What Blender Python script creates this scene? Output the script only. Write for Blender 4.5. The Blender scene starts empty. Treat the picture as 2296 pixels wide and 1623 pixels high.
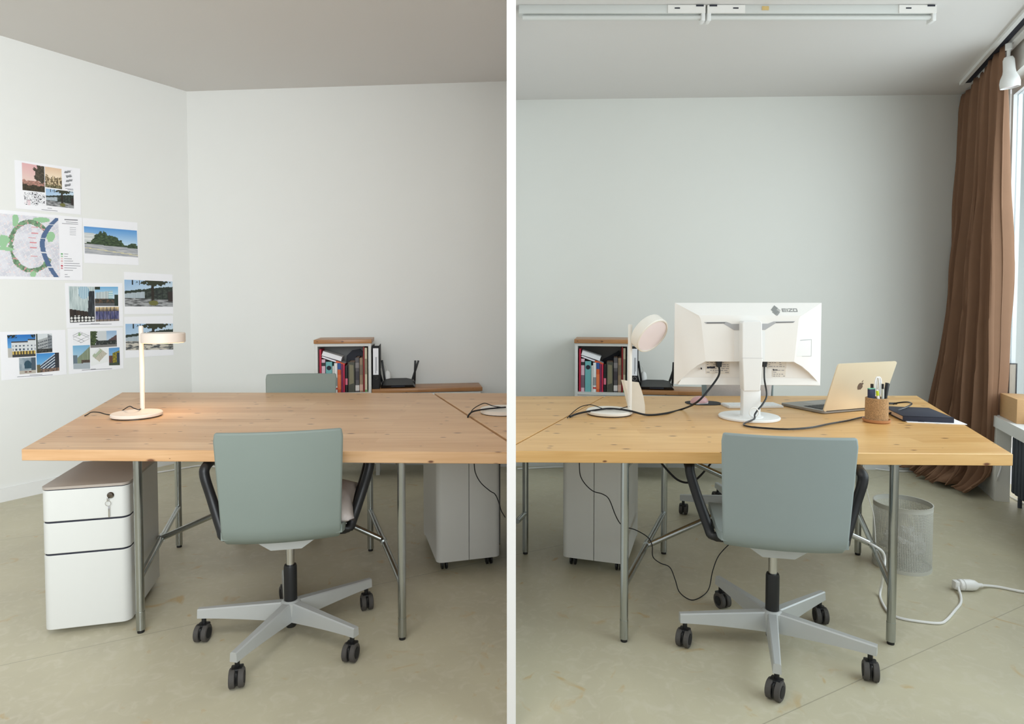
import bpy, bmesh, math, random
from mathutils import Vector, Matrix, noise
random.seed(7)
SC = bpy.context.scene
COL = SC.collection
R = math.radians

# ------------------------------------------------------------------ camera
F, CX, YH, HC, PITCH = 1400.0, 1148.0, 679.0, 1.30, R(2.0)
YP = YH + F * math.tan(PITCH)
cam_d = bpy.data.cameras.new('camera')
cam = bpy.data.objects.new('camera', cam_d)
COL.objects.link(cam)
cam_d.sensor_fit = 'HORIZONTAL'
cam_d.sensor_width = 36.0
cam_d.lens = F * 36.0 / 2296.0
cam_d.shift_y = (YP - 811.5) / 2296.0
cam_d.clip_start = 0.05
cam.location = (0, 0, HC)
cam.rotation_euler = (R(90) - PITCH, 0, 0)
SC.camera = cam

# ------------------------------------------------------------------ world, lights, exposure
SC.view_settings.view_transform = 'Standard'
SC.view_settings.look = 'None'
SC.view_settings.gamma = 1.0
SC.view_settings.use_curve_mapping = False
SC.view_settings.exposure = 0.0
world = bpy.data.worlds.new('world')
SC.world = world
world.use_nodes = True
bg = world.node_tree.nodes['Background']
bg.inputs[0].default_value = (0.95, 0.97, 1.0, 1)
bg.inputs[1].default_value = 0.8

def area(name, loc, target, sx, sy, power, color):
    d = bpy.data.lights.new(name, 'AREA')
    d.shape = 'RECTANGLE'; d.size = sx; d.size_y = sy; d.energy = power; d.color = color
    o = bpy.data.objects.new(name, d); COL.objects.link(o)
    o.location = loc
    v = Vector(target) - Vector(loc)
    o.rotation_euler = v.to_track_quat('-Z', 'Y').to_euler()
    return o
# daylight outside the long window front on the right
area('window_daylight', (3.05, 1.95, 1.75), (2.05, 2.33, 1.45), 4.2, 2.2, 118, (1.0, 0.985, 0.965))
# added fill behind the viewer, brightening mostly the left room; no window built
rear = area('rear_fill', (-.45, -1.3, 2.0), (-3.5, 3.5, 1.6), 1.8, 1.8, 44, (0.91, 0.968, 1.0))
rear.data.spread = R(76)
# overhead light added out of view to lift the left room, no fixture
area('overhead_fill', (-1.0, .75, 3.03), (-1.25, 1.4, 1.2), 1.6, 1.2, 42, (1.0, 0.98, 0.95))

# ------------------------------------------------------------------ pixel helpers (camera solve)
def ray(x, y):
    f = Vector((0, math.cos(PITCH), -math.sin(PITCH)))
    u = Vector((0, math.sin(PITCH), math.cos(PITCH)))
    return f + Vector((1, 0, 0)) * ((x - CX) / F) + u * ((YP - y) / F)
def P(x, y, z=0.0):
    d = ray(x, y); t = (z - HC) / d.z
    return Vector((d.x * t, d.y * t, z))
def PY(x, y, Y):
    d = ray(x, y); t = Y / d.y
    return Vector((d.x * t, Y, HC + d.z * t))
def PL(x, y, a, n):
    d = ray(x, y); o = Vector((0, 0, HC))
    t = (a - o).dot(n) / d.dot(n)
    return o + d * t

# ------------------------------------------------------------------ mesh builder
class MB:
    def __init__(self):
        self.v = []; self.f = []
    def add(self, vs, fs, M=None):
        b = len(self.v)
        for p in vs:
            p = Vector(p)
            if M is not None: p = M @ p
            self.v.append(tuple(p))
        for q in fs: self.f.append([b + i for i in q])
        return self
    def box(self, c, s, bevel=0.0, M=None, seg=2):
        bm = bmesh.new()
        bmesh.ops.create_cube(bm, size=1.0)
        for w in bm.verts: w.co = Vector((w.co.x * s[0], w.co.y * s[1], w.co.z * s[2]))
        if bevel > 0:
            bmesh.ops.bevel(bm, geom=bm.edges[:], offset=bevel, segments=seg, profile=0.5, affect='EDGES')
        bm.verts.index_update()
        vs = [w.co + Vector(c) for w in bm.verts]
        fs = [[w.index for w in q.verts] for q in bm.faces]
        bm.free()
        return self.add(vs, fs, M)
    def bx(self, x0, x1, y0, y1, z0, z1, bevel=0.0, M=None):
        return self.box(((x0+x1)/2, (y0+y1)/2, (z0+z1)/2), (x1-x0, y1-y0, z1-z0), bevel, M)
    def prism(self, poly, a0, a1, axis='z', M=None):
        n = len(poly)
        def mk(p, a):
            if axis == 'z': return (p[0], p[1], a)
            if axis == 'y': return (p[0], a, p[1])
            return (a, p[0], p[1])
        vs = [mk(p, a0) for p in poly] + [mk(p, a1) for p in poly]
        fs = [list(range(n))[::-1], list(range(n, 2*n))]
        for i in range(n):
            j = (i+1) % n
            fs.append([i, j, n+j, n+i])
        return self.add(vs, fs, M)
    def lathe(self, prof, seg=24, c=(0,0,0), M=None, closed=False):
        vs = []; fs = []
        n = len(prof)
        for r, z in prof:
            for k in range(seg):
                a = 2*math.pi*k/seg
                vs.append((c[0]+r*math.cos(a), c[1]+r*math.sin(a), c[2]+z))
        m = n if closed else n-1
        for i in range(m):
            for k in range(seg):
                k2 = (k+1) % seg; i2 = (i+1) % n
                fs.append([i*seg+k, i*seg+k2, i2*seg+k2, i2*seg+k])
        if not closed:
            fs.append(list(range(seg))[::-1])
            fs.append([(n-1)*seg+k for k in range(seg)])
        return self.add(vs, fs, M)
    def sweep(self, pts, sec, closed=False, up=None, M=None):
        pts = [Vector(p) for p in pts]
        n = len(pts); m = len(sec)
        T = []
        for i in range(n):
            if closed: t = pts[(i+1) % n] - pts[i-1]
            else: t = pts[min(i+1, n-1)] - pts[max(i-1, 0)]
            if t.length < 1e-9: t = Vector((0,0,1))
            T.append(t.normalized())
        ref = Vector(up) if up is not None else (Vector((0,0,1)) if abs(T[0].z) < .9 else Vector((1,0,0)))
        nrm = (ref - T[0]*ref.dot(T[0])).normalized()
        vs = []
        for i in range(n):
            if up is not None:
                r2 = Vector(up); nn = r2 - T[i]*r2.dot(T[i])
                if nn.length > 1e-4: nrm = nn.normalized()
            else:
                nn = nrm - T[i]*nrm.dot(T[i])
                if nn.length > 1e-5: nrm = nn.normalized()
            b = T[i].cross(nrm)
            for (a, c) in sec: vs.append(pts[i] + nrm*a + b*c)
        fs = []
        for i in range(n if closed else n-1):
            i2 = (i+1) % n
            for k in range(m):
                k2 = (k+1) % m
                fs.append([i*m+k, i*m+k2, i2*m+k2, i2*m+k])
        if not closed:
            fs.append(list(range(m))[::-1]); fs.append([(n-1)*m+k for k in range(m)])
        return self.add(vs, fs, M)
    def tube(self, pts, r, seg=8, closed=False, M=None):
        return self.sweep(pts, [(r*math.cos(2*math.pi*k/seg), r*math.sin(2*math.pi*k/seg)) for k in range(seg)], closed, None, M)
    def mesh(self, name, smooth=35):
        me = bpy.data.meshes.new(name)
        me.from_pydata(self.v, [], self.f)
        bm = bmesh.new(); bm.from_mesh(me)
        bmesh.ops.recalc_face_normals(bm, faces=bm.faces[:])
        bm.to_mesh(me); bm.free()
        if smooth:
            for p in me.polygons: p.use_smooth = True
            me.set_sharp_from_angle(angle=R(smooth))
        return me
    def build(self, name, mat, parent=None, smooth=35, recalc=True):
        me = self.mesh(name, smooth)
        me.materials.append(mat)
        o = bpy.data.objects.new(name, me); COL.objects.link(o)
        if parent is not None: o.parent = parent
        return o
def spline(pts, n=8, closed=False):
    pts = [Vector(p) for p in pts]; out = []
    N = len(pts)
    rng = range(N) if closed else range(N-1)
    for i in rng:
        if closed: a, b, c, d = pts[i-1], pts[i], pts[(i+1) % N], pts[(i+2) % N]
        else: a, b, c, d = pts[max(i-1,0)], pts[i], pts[i+1], pts[min(i+2,N-1)]
        for k in range(n):
            t = k/n
            out.append(0.5*((2*b) + (c-a)*t + (2*a-5*b+4*c-d)*t*t + (3*b-a-3*c+d)*t**3))
    if not closed: out.append(pts[-1])
    return out
def rrect(x0, x1, y0, y1, r, seg=6, corners=(1,1,1,1)):
    out = []
    for (cx, cy, a0, on) in ((x1-r, y0+r, -90, corners[1]), (x1-r, y1-r, 0, corners[2]), (x0+r, y1-r, 90, corners[3]), (x0+r, y0+r, 180, corners[0])):
        if on:
            for k in range(seg+1):
                a = R(a0 + 90*k/seg); out.append((cx + r*math.cos(a), cy + r*math.sin(a)))
        else:
            out.append((cx + r*math.copysign(1, math.cos(R(a0+45))), cy + r*math.copysign(1, math.sin(R(a0+45)))))
    return out
def thing(name, label, cat, loc=(0,0,0), rz=0, group=None):
    o = bpy.data.objects.new(name, None); COL.objects.link(o)
    o.empty_display_size = 0.05
    o.location = loc; o.rotation_euler = (0, 0, rz)
    return tag(o, label, cat, group)
def tag(o, label, cat, group=None):
    o['label'] = label; o['category'] = cat
    if group: o['group'] = group
    return o
def struct(o, label=None):
    o['kind'] = 'structure'
    if label: o['label'] = label
    return o
def kids(o): return [c for c in COL.objects if c.parent == o]
def copy_tree(o, parent=None):
    c = o.copy(); COL.objects.link(c); c.parent = parent
    for ch in kids(o): copy_tree(ch, c)
    return c

# ------------------------------------------------------------------ materials
def lin(c):
    out = []
    for x in c:
        x /= 255.0
        out.append(x/12.92 if x <= .04045 else ((x+.055)/1.055)**2.4)
    return (*out, 1.0)
def mat(name, rgb, rough=.5, metal=0.0, var=.04, scale=30, bump=0.0, bscale=200, spec=.5, emit=0.0, ecol=None, stretch=(1,1,1)):
    m = bpy.data.materials.new(name); m.use_nodes = True
    nt = m.node_tree; N = nt.nodes; L = nt.links
    b = N['Principled BSDF']
    b.inputs['Roughness'].default_value = rough
    b.inputs['Metallic'].default_value = metal
    b.inputs['Specular IOR Level'].default_value = spec
    c = lin(rgb)
    tc = N.new('ShaderNodeTexCoord')
    mp = N.new('ShaderNodeMapping'); mp.inputs['Scale'].default_value = stretch
    L.new(tc.outputs['Object'], mp.inputs[0])
    nz = N.new('ShaderNodeTexNoise'); nz.inputs['Scale'].default_value = scale; nz.inputs['Detail'].default_value = 3
    L.new(mp.outputs[0], nz.inputs['Vector'])
    mx = N.new('ShaderNodeMix'); mx.data_type = 'RGBA'
    mx.inputs['A'].default_value = tuple(x*(1-var) for x in c[:3]) + (1,)
    mx.inputs['B'].default_value = tuple(min(1, x*(1+var)) for x in c[:3]) + (1,)
    L.new(nz.outputs['Fac'], mx.inputs['Factor'])
    L.new(mx.outputs['Result'], b.inputs['Base Color'])
    if bump:
        n2 = N.new('ShaderNodeTexNoise'); n2.inputs['Scale'].default_value = bscale; n2.inputs['Detail'].default_value = 4
        L.new(mp.outputs[0], n2.inputs['Vector'])
        bp = N.new('ShaderNodeBump'); bp.inputs['Strength'].default_value = bump; bp.inputs['Distance'].default_value = .004
        L.new(n2.outputs['Fac'], bp.inputs['Height']); L.new(bp.outputs[0], b.inputs['Normal'])
    if emit:
        b.inputs['Emission Color'].default_value = lin(ecol or rgb)
        b.inputs['Emission Strength'].default_value = emit
    return m
def wood(name, light, dark, knot=(96,58,34), rough=.36, scl=1.0):
    m = bpy.data.materials.new(name); m.use_nodes = True
    nt = m.node_tree; N = nt.nodes; L = nt.links
    b = N['Principled BSDF']; b.inputs['Roughness'].default_value = rough
    tc = N.new('ShaderNodeTexCoord')
    sp = N.new('ShaderNodeSeparateXYZ'); L.new(tc.outputs['Object'], sp.inputs[0])
    ad = N.new('ShaderNodeMath'); ad.operation = 'ADD'; L.new(sp.outputs[1], ad.inputs[0]); L.new(sp.outputs[2], ad.inputs[1])
    cb = N.new('ShaderNodeCombineXYZ'); L.new(sp.outputs[0], cb.inputs[0]); L.new(ad.outputs[0], cb.inputs[1])
    br = N.new('ShaderNodeTexBrick'); br.inputs['Scale'].default_value = 1.0/scl
    br.inputs['Brick Width'].default_value = 1.1; br.inputs['Row Height'].default_value = .085
    br.inputs['Mortar Size'].default_value = .0; br.inputs['Bias'].default_value = 0.0
    br.inputs['Color1'].default_value = (0,0,0,1); br.inputs['Color2'].default_value = (1,1,1,1); br.inputs['Mortar'].default_value = (.3,.3,.3,1)
    L.new(cb.outputs[0], br.inputs['Vector'])
    mp = N.new('ShaderNodeMapping'); mp.inputs['Scale'].default_value = (1.6/scl, 26/scl, 26/scl)
    L.new(cb.outputs[0], mp.inputs[0])
    nz = N.new('ShaderNodeTexNoise'); nz.inputs['Scale'].default_value = 2.0; nz.inputs['Detail'].default_value = 5; nz.inputs['Distortion'].default_value = .35
    L.new(mp.outputs[0], nz.inputs['Vector'])
    s1 = N.new('ShaderNodeMath'); s1.operation = 'MULTIPLY_ADD'; s1.inputs[1].default_value = .34; 
    L.new(br.outputs['Color'], s1.inputs[0]); 
    s2 = N.new('ShaderNodeMath'); s2.operation = 'MULTIPLY'; s2.inputs[1].default_value = .8
    L.new(nz.outputs['Fac'], s2.inputs[0]); L.new(s2.outputs[0], s1.inputs[2])
    cr = N.new('ShaderNodeValToRGB')
    cr.color_ramp.elements[0].position = .25; cr.color_ramp.elements[0].color = lin(light)
    cr.color_ramp.elements[1].position = .85; cr.color_ramp.elements[1].color = lin(dark)
    L.new(s1.outputs[0], cr.inputs[0])
    # knots
    mk = N.new('ShaderNodeMapping'); mk.inputs['Scale'].default_value = (4.4/scl, 10.5/scl, 1)
    L.new(cb.outputs[0], mk.inputs[0])
    vo = N.new('ShaderNodeTexVoronoi'); vo.voronoi_dimensions = '2D'; vo.inputs['Scale'].default_value = 1.0
    L.new(mk.outputs[0], vo.inputs['Vector'])
    cs = N.new('ShaderNodeSeparateColor'); L.new(vo.outputs['Color'], cs.inputs[0])
    mr = N.new('ShaderNodeMapRange'); mr.inputs['From Min'].default_value = .12; mr.inputs['From Max'].default_value = 1.0
    mr.inputs['To Min'].default_value = 0.0; mr.inputs['To Max'].default_value = .105
    L.new(cs.outputs[0], mr.inputs['Value'])
    dv = N.new('ShaderNodeMath'); dv.operation = 'DIVIDE'; L.new(vo.outputs['Distance'], dv.inputs[0]); 
    mxx = N.new('ShaderNodeMath'); mxx.operation = 'MAXIMUM'; mxx.inputs[1].default_value = .0005; L.new(mr.outputs[0], mxx.inputs[0]); L.new(mxx.outputs[0], dv.inputs[1])
    kr = N.new('ShaderNodeValToRGB')
    kr.color_ramp.elements[0].position = .45; kr.color_ramp.elements[0].color = (1,1,1,1)
    kr.color_ramp.elements[1].position = 1.0; kr.color_ramp.elements[1].color = (0,0,0,1)
    e = kr.color_ramp.elements.new(.7); e.color = (.45,.45,.45,1)
    L.new(dv.outputs[0], kr.inputs[0])
    mx = N.new('ShaderNodeMix'); mx.data_type = 'RGBA'
    mx.inputs['B'].default_value = lin(knot)
    L.new(kr.outputs[0], mx.inputs['Factor']); L.new(cr.outputs[0], mx.inputs['A'])
    L.new(mx.outputs['Result'], b.inputs['Base Color'])
    bp = N.new('ShaderNodeBump'); bp.inputs['Strength'].default_value = .06; bp.inputs['Distance'].default_value = .002
    L.new(nz.outputs['Fac'], bp.inputs['Height']); L.new(bp.outputs[0], b.inputs['Normal'])
    return m
def floor_mat():
    m = bpy.data.materials.new('marbled linoleum'); m.use_nodes = True
    nt = m.node_tree; N = nt.nodes; L = nt.links
    b = N['Principled BSDF']; b.inputs['Roughness'].default_value = .42
    tc = N.new('ShaderNodeTexCoord')
    n1 = N.new('ShaderNodeTexNoise'); n1.inputs['Scale'].default_value = 2.2; n1.inputs['Detail'].default_value = 6; n1.inputs['Distortion'].default_value = .6
    n2 = N.new('ShaderNodeTexNoise'); n2.inputs['Scale'].default_value = 16; n2.inputs['Detail'].default_value = 7; n2.inputs['Distortion'].default_value = 1.6
    n3 = N.new('ShaderNodeTexNoise'); n3.inputs['Scale'].default_value = 5.5; n3.inputs['Detail'].default_value = 8; n3.inputs['Distortion'].default_value = 2.2
    for n in (n1, n2, n3): L.new(tc.outputs['Object'], n.inputs['Vector'])
    cr = N.new('ShaderNodeValToRGB')
    cr.color_ramp.elements[0].position = .3; cr.color_ramp.elements[0].color = lin((187,181,158))
    cr.color_ramp.elements[1].position = .72; cr.color_ramp.elements[1].color = lin((202,196,170))
    L.new(n1.outputs['Fac'], cr.inputs[0])
    c2 = N.new('ShaderNodeValToRGB')
    c2.color_ramp.elements[0].position = .5; c2.color_ramp.elements[0].color = (0,0,0,1)
    c2.color_ramp.elements[1].position = .74; c2.color_ramp.elements[1].color = (.7,.7,.7,1)
    L.new(n2.outputs['Fac'], c2.inputs[0])
    mx = N.new('ShaderNodeMix'); mx.data_type = 'RGBA'; mx.inputs['B'].default_value = lin((206,200,180))
    L.new(c2.outputs[0], mx.inputs['Factor']); L.new(cr.outputs[0], mx.inputs['A'])
    c3 = N.new('ShaderNodeValToRGB')
    c3.color_ramp.elements[0].position = .635; c3.color_ramp.elements[0].color = (0,0,0,1)
    c3.color_ramp.elements[1].position = .74; c3.color_ramp.elements[1].color = (.75,.75,.75,1)
    L.new(n3.outputs['Fac'], c3.inputs[0])
    m2 = N.new('ShaderNodeMix'); m2.data_type = 'RGBA'; m2.inputs['B'].default_value = lin((190,160,104))
    L.new(c3.outputs[0], m2.inputs['Factor']); L.new(mx.outputs['Result'], m2.inputs['A'])
    # seams between the linoleum sheets
    mp = N.new('ShaderNodeMapping'); mp.inputs['Rotation'].default_value = (0,0,R(-28)); mp.inputs['Location'].default_value = (20,.2,0)
    L.new(tc.outputs['Object'], mp.inputs[0])
    br = N.new('ShaderNodeTexBrick'); br.inputs['Scale'].default_value = 1; br.inputs['Brick Width'].default_value = 40; br.inputs['Row Height'].default_value = 1.5; br.offset = 0
    br.inputs['Mortar Size'].default_value = .0022; br.inputs['Mortar Smooth'].default_value = .3
    L.new(mp.outputs[0], br.inputs['Vector'])
    m3 = N.new('ShaderNodeMix'); m3.data_type = 'RGBA'; m3.inputs['B'].default_value = lin((140,134,116))
    ms = N.new('ShaderNodeMath'); ms.operation = 'MULTIPLY'; ms.inputs[1].default_value = .6
    L.new(br.outputs['Fac'], ms.inputs[0]); L.new(ms.outputs[0], m3.inputs['Factor']); L.new(m2.outputs['Result'], m3.inputs['A'])
    L.new(m3.outputs['Result'], b.inputs['Base Color'])
    return m
def cork_mat():
    m = mat('cork', (170,134,94), rough=.9, var=.9, scale=260, bump=.4, bscale=260)
    return m
def print_mat():
    m = bpy.data.materials.new('printed ink'); m.use_nodes = True
    N = m.node_tree.nodes; L = m.node_tree.links
    a = N.new('ShaderNodeAttribute'); a.attribute_name = 'ink'
    L.new(a.outputs['Color'], N['Principled BSDF'].inputs['Base Color'])
    N['Principled BSDF'].inputs['Roughness'].default_value = .6
    return m
def glass_mat(name, rgb=(235,242,245), rough=.02):
    m = bpy.data.materials.new(name); m.use_nodes = True
    nt = m.node_tree; N = nt.nodes; L = nt.links
    out = N['Material Output']
    t = N.new('ShaderNodeBsdfTransparent'); t.inputs[0].default_value = lin(rgb)
    g = N.new('ShaderNodeBsdfGlossy'); g.inputs['Roughness'].default_value = rough
    mx = N.new('ShaderNodeMixShader'); mx.inputs[0].default_value = .06
    L.new(t.outputs[0], mx.inputs[1]); L.new(g.outputs[0], mx.inputs[2]); L.new(mx.outputs[0], out.inputs[0])
    return m

M = {}
M['wall'] = mat('white wall paint', (232,233,230), rough=.9, var=.012, scale=3, bump=.05, bscale=350)
M['wall_r'] = mat('off-white wall paint', (228,228,222), rough=.9, var=.012, scale=3, bump=.05, bscale=350)
M['ceil'] = mat('ceiling paint', (222,219,216), rough=.95, var=.012, scale=2)
M['part'] = mat('added divider white', (255,255,255), rough=.8, var=.0, scale=2)
M['base'] = mat('baseboard paint', (232,233,232), rough=.6, var=.01)
M['floor'] = floor_mat()
M['pine_a'] = wood('pine desk', (228,190,148), (198,152,106), knot=(112,72,50))
M['pine_b'] = wood('yellow pine desk', (232,190,128), (204,154,90), knot=(112,68,40))
M['pine_edge'] = wood('pine furniture top', (182,132,84), (152,104,62), scl=.6)
M['steel'] = mat('zinc plated steel tube', (176,180,178), rough=.24, metal=1, var=.08, scale=12)
M['chrome'] = mat('chrome', (200,200,200), rough=.12, metal=1, var=.02)
M['gunmetal'] = mat('dark chrome', (120,112,104), rough=.15, metal=1, var=.02)
M['alu'] = mat('silver lacquered aluminium', (190,193,192), rough=.38, metal=.25, var=.02)
M['fabric'] = mat('sage grey seat cover', (132,143,137), rough=.55, var=.03, scale=5, bump=.05, bscale=500, spec=.3)
M['fabric_b'] = mat('blue grey seat cover', (146,157,156), rough=.55, var=.03, scale=5, bump=.05, bscale=500, spec=.3)
M['black'] = mat('black plastic', (20,21,23), rough=.42, var=.05)
M['matblack'] = mat('matt black', (22,23,26), rough=.75, var=.05)
M['rubber'] = mat('grey caster tyre', (72,69,66), rough=.7, var=.12, scale=60)
M['cab'] = mat('white lacquered steel', (211,212,208), rough=.42, var=.01)
M['cabtop'] = mat('greige cabinet top', (170,160,150), rough=.35, var=.02)
M['dark'] = mat('dark gap', (38,40,52), rough=.8, var=.02)
M['cream'] = mat('cream lacquer', (232,220,208), rough=.5, var=.01)
M['cream_w'] = mat('off white lacquer', (236,230,220), rough=.5, var=.01)
M['lampon'] = mat('warm lamp diffuser', (255,226,190), emit=2.0, ecol=(255,205,150))
M['diff'] = mat('pale lamp diffuser', (242,230,232), rough=.35, var=.01)
M['paper'] = mat('white paper', (243,243,247), rough=.7, var=.01)
M['ink'] = print_mat()
M['inkgrey'] = mat('grey ink', (120,120,128), rough=.7)
M['plastic'] = mat('white plastic', (236,236,234), rough=.4, var=.008)
M['plastic_w'] = mat('warm white plastic', (238,235,230), rough=.45, var=.008)
M['logo'] = mat('grey logo print', (142,144,142), rough=.5)
M['shade'] = mat('grey vent recess', (176,176,178), rough=.6)
M['label'] = mat('pale sticker', (226,219,208), rough=.6)
M['lapt'] = mat('champagne aluminium', (240,224,194), rough=.34, metal=.2, var=.01)
M['laptk'] = mat('grey aluminium', (150,145,138), rough=.4, metal=.5, var=.01)
M['lmark'] = mat('dark mirror mark', (132,112,96), rough=.35, metal=.3)
M['cork'] = cork_mat()
M['saucer'] = mat('terracotta wood', (186,132,90), rough=.5, var=.06, scale=18, stretch=(1,6,1))
M['navy'] = mat('navy book cloth', (38,41,56), rough=.8, var=.06, scale=200)
M['pages'] = mat('book page block', (204,178,156), rough=.8, var=.06, scale=400, stretch=(1,1,4))
M['curtain'] = mat('brown cotton curtain', (138,106,84), rough=.85, var=.06, scale=8, bump=.25, bscale=900, spec=.2)
M['basket'] = mat('grey lacquered perforated steel', (196,196,188), rough=.5, var=.02)
M['pink'] = mat('pink plastic', (214,166,166), rough=.35, var=.02)
M['pad'] = mat('charcoal felt', (46,48,50), rough=.85, var=.06, scale=200)
M['linen'] = mat('pale linen', (198,190,186), rough=.9, var=.05, scale=60, bump=.3, bscale=300)
M['key'] = mat('white key caps', (240,240,238), rough=.5)
M['box'] = mat('plywood', (206,164,116), rough=.6, var=.08, scale=14, stretch=(1,1,8))
M['rad'] = mat('dark radiator enamel', (58,66,78), rough=.5)
M['glass'] = glass_mat('window glass')
M['foil'] = glass_mat('clear crumpled foil', (222,222,220), .2)
def cm(name, rgb, rough=.55): 
    k = 'c_' + name
    if k not in M: M[k] = mat(name, rgb, rough=rough, var=.03)
    return M[k]

# ================================================================== one room in two views, built side by side
def wall_slab(p, q, z0, z1, out, name, m, parent=None):
    p = Vector((p[0], p[1], 0)); q = Vector((q[0], q[1], 0)); o = Vector((out[0], out[1], 0))
    b = MB().prism([(a.x, a.y) for a in (p, q, q+o, p+o)], z0, z1)
    return b.build(name, m, parent, smooth=0)
CL = P(433, 1029)                                   # corner of the left room
WL = P(0, 1126)
ZL = PY(428, 205, CL.y).z
BL2 = P(1136, 182, ZL)
BR0 = P(1157, 1044)
ZR = PY(1157, 224, BR0.y).z
BR1 = P(2140, 212, ZR)
PN, PT = 1.86, 20.4 / F * 1.86                       # near end and thickness of the added divider wall
PCX = (1146.5 - CX) / F * PN
PX0, PX1 = PCX - PT/2, PCX + PT/2
uL = (WL - CL).normalized(); wl_end = CL + uL * 3.4
nL = Vector((uL.y, -uL.x, 0));
if nL.x > 0: nL = -nL
dB = (Vector((BL2.x, BL2.y, 0)) - Vector((CL.x, CL.y, 0))).normalized()
bl_end = CL + dB * ((PX0 - CL.x) / dB.x)
dR = Vector((BR1.x - BR0.x, BR1.y - BR0.y, 0)).normalized()
br_start = BR0 + dR * ((PX1 - BR0.x) / dR.x)
br_end = BR0 + dR * ((3.95 - BR0.x) / dR.x)

_T0 = P(2140, 212, ZR); _T1 = P(2245, 95, ZR)
_d = Vector((_T1.x-_T0.x, _T1.y-_T0.y, 0)).normalized(); _n = Vector((-_d.y, _d.x, 0))
def side_x(y, off=.235):                             # line just outside the window side
    a = Vector((_T0.x, _T0.y, 0)) + _n*(.10+off); return a.x + (y - a.y)*_d.x/_d.y
struct(MB().prism([(-6.5,-2.2), (side_x(-2.2),-2.2), (side_x(5.3),5.3), (side_x(5.3),6.2), (-6.5,6.2)], -.12, 0).build('floor', M['floor'], smooth=0), 'marbled beige and green linoleum floor')
struct(MB().bx(-6.5, PX0, -1.2, 6.2, ZL, ZL+.15).build('ceiling_left', M['ceil'], smooth=0), 'plain pale grey ceiling left of the divider')
struct(MB().prism([(PX1,-1.2), (side_x(-1.2),-1.2), (side_x(5.3),5.3), (side_x(5.3),6.2), (PX1,6.2)], ZR, ZR+.15).build('ceiling_right', M['ceil'], smooth=0), 'plain pale grey ceiling right of the divider')
struct(wall_slab(CL, wl_end, 0, ZL, nL*.15, 'wall_left', M['wall']), 'white wall with printouts')
struct(wall_slab(CL, bl_end, 0, ZL, Vector((0,.15,0)), 'wall_back_left', M['wall']), 'bare white back wall of the left room')
struct(wall_slab(br_start, br_end, 0, ZR, Vector((0,.15,0)), 'wall_back_right', M['wall_r']), 'bare off-white back wall of the right room')
yb = max(bl_end.y, br_start.y) + .15
struct(MB().bx(PX0, PX1, PN, yb, 0, max(ZL, ZR)+.15).build('added_divider', M['part'], smooth=0), 'added thin white divider wall seen edge on, standing for the bar between two views')  # added wall, stands in for the white bar between two views of one office
struct(wall_slab(CL - nL*0 + uL*.02, wl_end, 0, .088, -nL*.014, 'baseboard_left', M['base']))
struct(wall_slab(CL + dB*.02, bl_end, 0, .075, Vector((0,-.014,0)), 'baseboard_back_left', M['base']))
struct(wall_slab(br_start, br_start + dR*3.2, 0, .075, Vector((0,-.014,0)), 'baseboard_back_right', M['base']))

# ---- window side on the right
T0 = P(2140, 212, ZR); T1 = P(2245, 95, ZR)
dW = Vector((T1.x-T0.x, T1.y-T0.y, 0)).normalized()
nW = Vector((-dW.y, dW.x, 0))
W0 = Vector((T0.x, T0.y, 0)) + nW*.10
def WP(t, off=0.0, z=0.0): return W0 + dW*t + nW*off + Vector((0,0,z))
t_open = (4.24 - W0.y) / dW.y
t_nich = (4.06 - W0.y) / dW.y
t_end = (0.1 - W0.y) / dW.y
SILL, HEAD = .56, 2.72
def wbox(t0, t1, o0, o1, z0, z1, name, m, parent=None):
    a, b, c, d = WP(t0, o0), WP(t1, o0), WP(t1, o1), WP(t0, o1)
    return MB().prism([(p.x, p.y) for p in (a, b, c, d)], z0, z1).build(name, m, parent, smooth=0)
wr = struct(wbox(-.25, t_open, 0, .08, 0, ZR, 'wall_right', M['wall_r']), 'wall pier beside the window')
struct(wbox(t_open, t_nich, 0, .08, 0, SILL-.075, 'wall_right_low', M['wall_r']), 'low wall under the window sill')
struct(wbox(t_nich, t_end, .17, .25, 0, SILL-.075, 'wall_right_niche', M['wall_r']), 'wall of the radiator niche')
struct(wbox(t_open, t_end, 0, .20, HEAD, ZR, 'wall_right_head', M['wall_r']), 'wall strip above the window')
struct(wbox(t_open+.002, t_end, -.01, .24, SILL-.073, SILL, 'trim_1', M['base']), 'white window sill')
for k in range(3):
    ta = t_open + .01 + k*1.38; tb = ta + 1.37
    w = struct(wbox(ta, ta+.035, .085, .135, SILL, HEAD, 'window_%d' % (k+1), M['base']), 'white window frame with clear panes')
    wbox(tb-.035, tb, .085, .135, SILL, HEAD, 'frame_post', M['base'], w)
    wbox(ta+.035, tb-.035, .085, .135, SILL, SILL+.05, 'frame_rail', M['base'], w)
    wbox(ta+.035, tb-.035, .085, .135, HEAD-.05, HEAD, 'frame_rail', M['base'], w)
    wbox(ta+.035, tb-.035, .106, .112, SILL+.05, HEAD-.05, 'pane', M['glass'], w)
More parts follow.
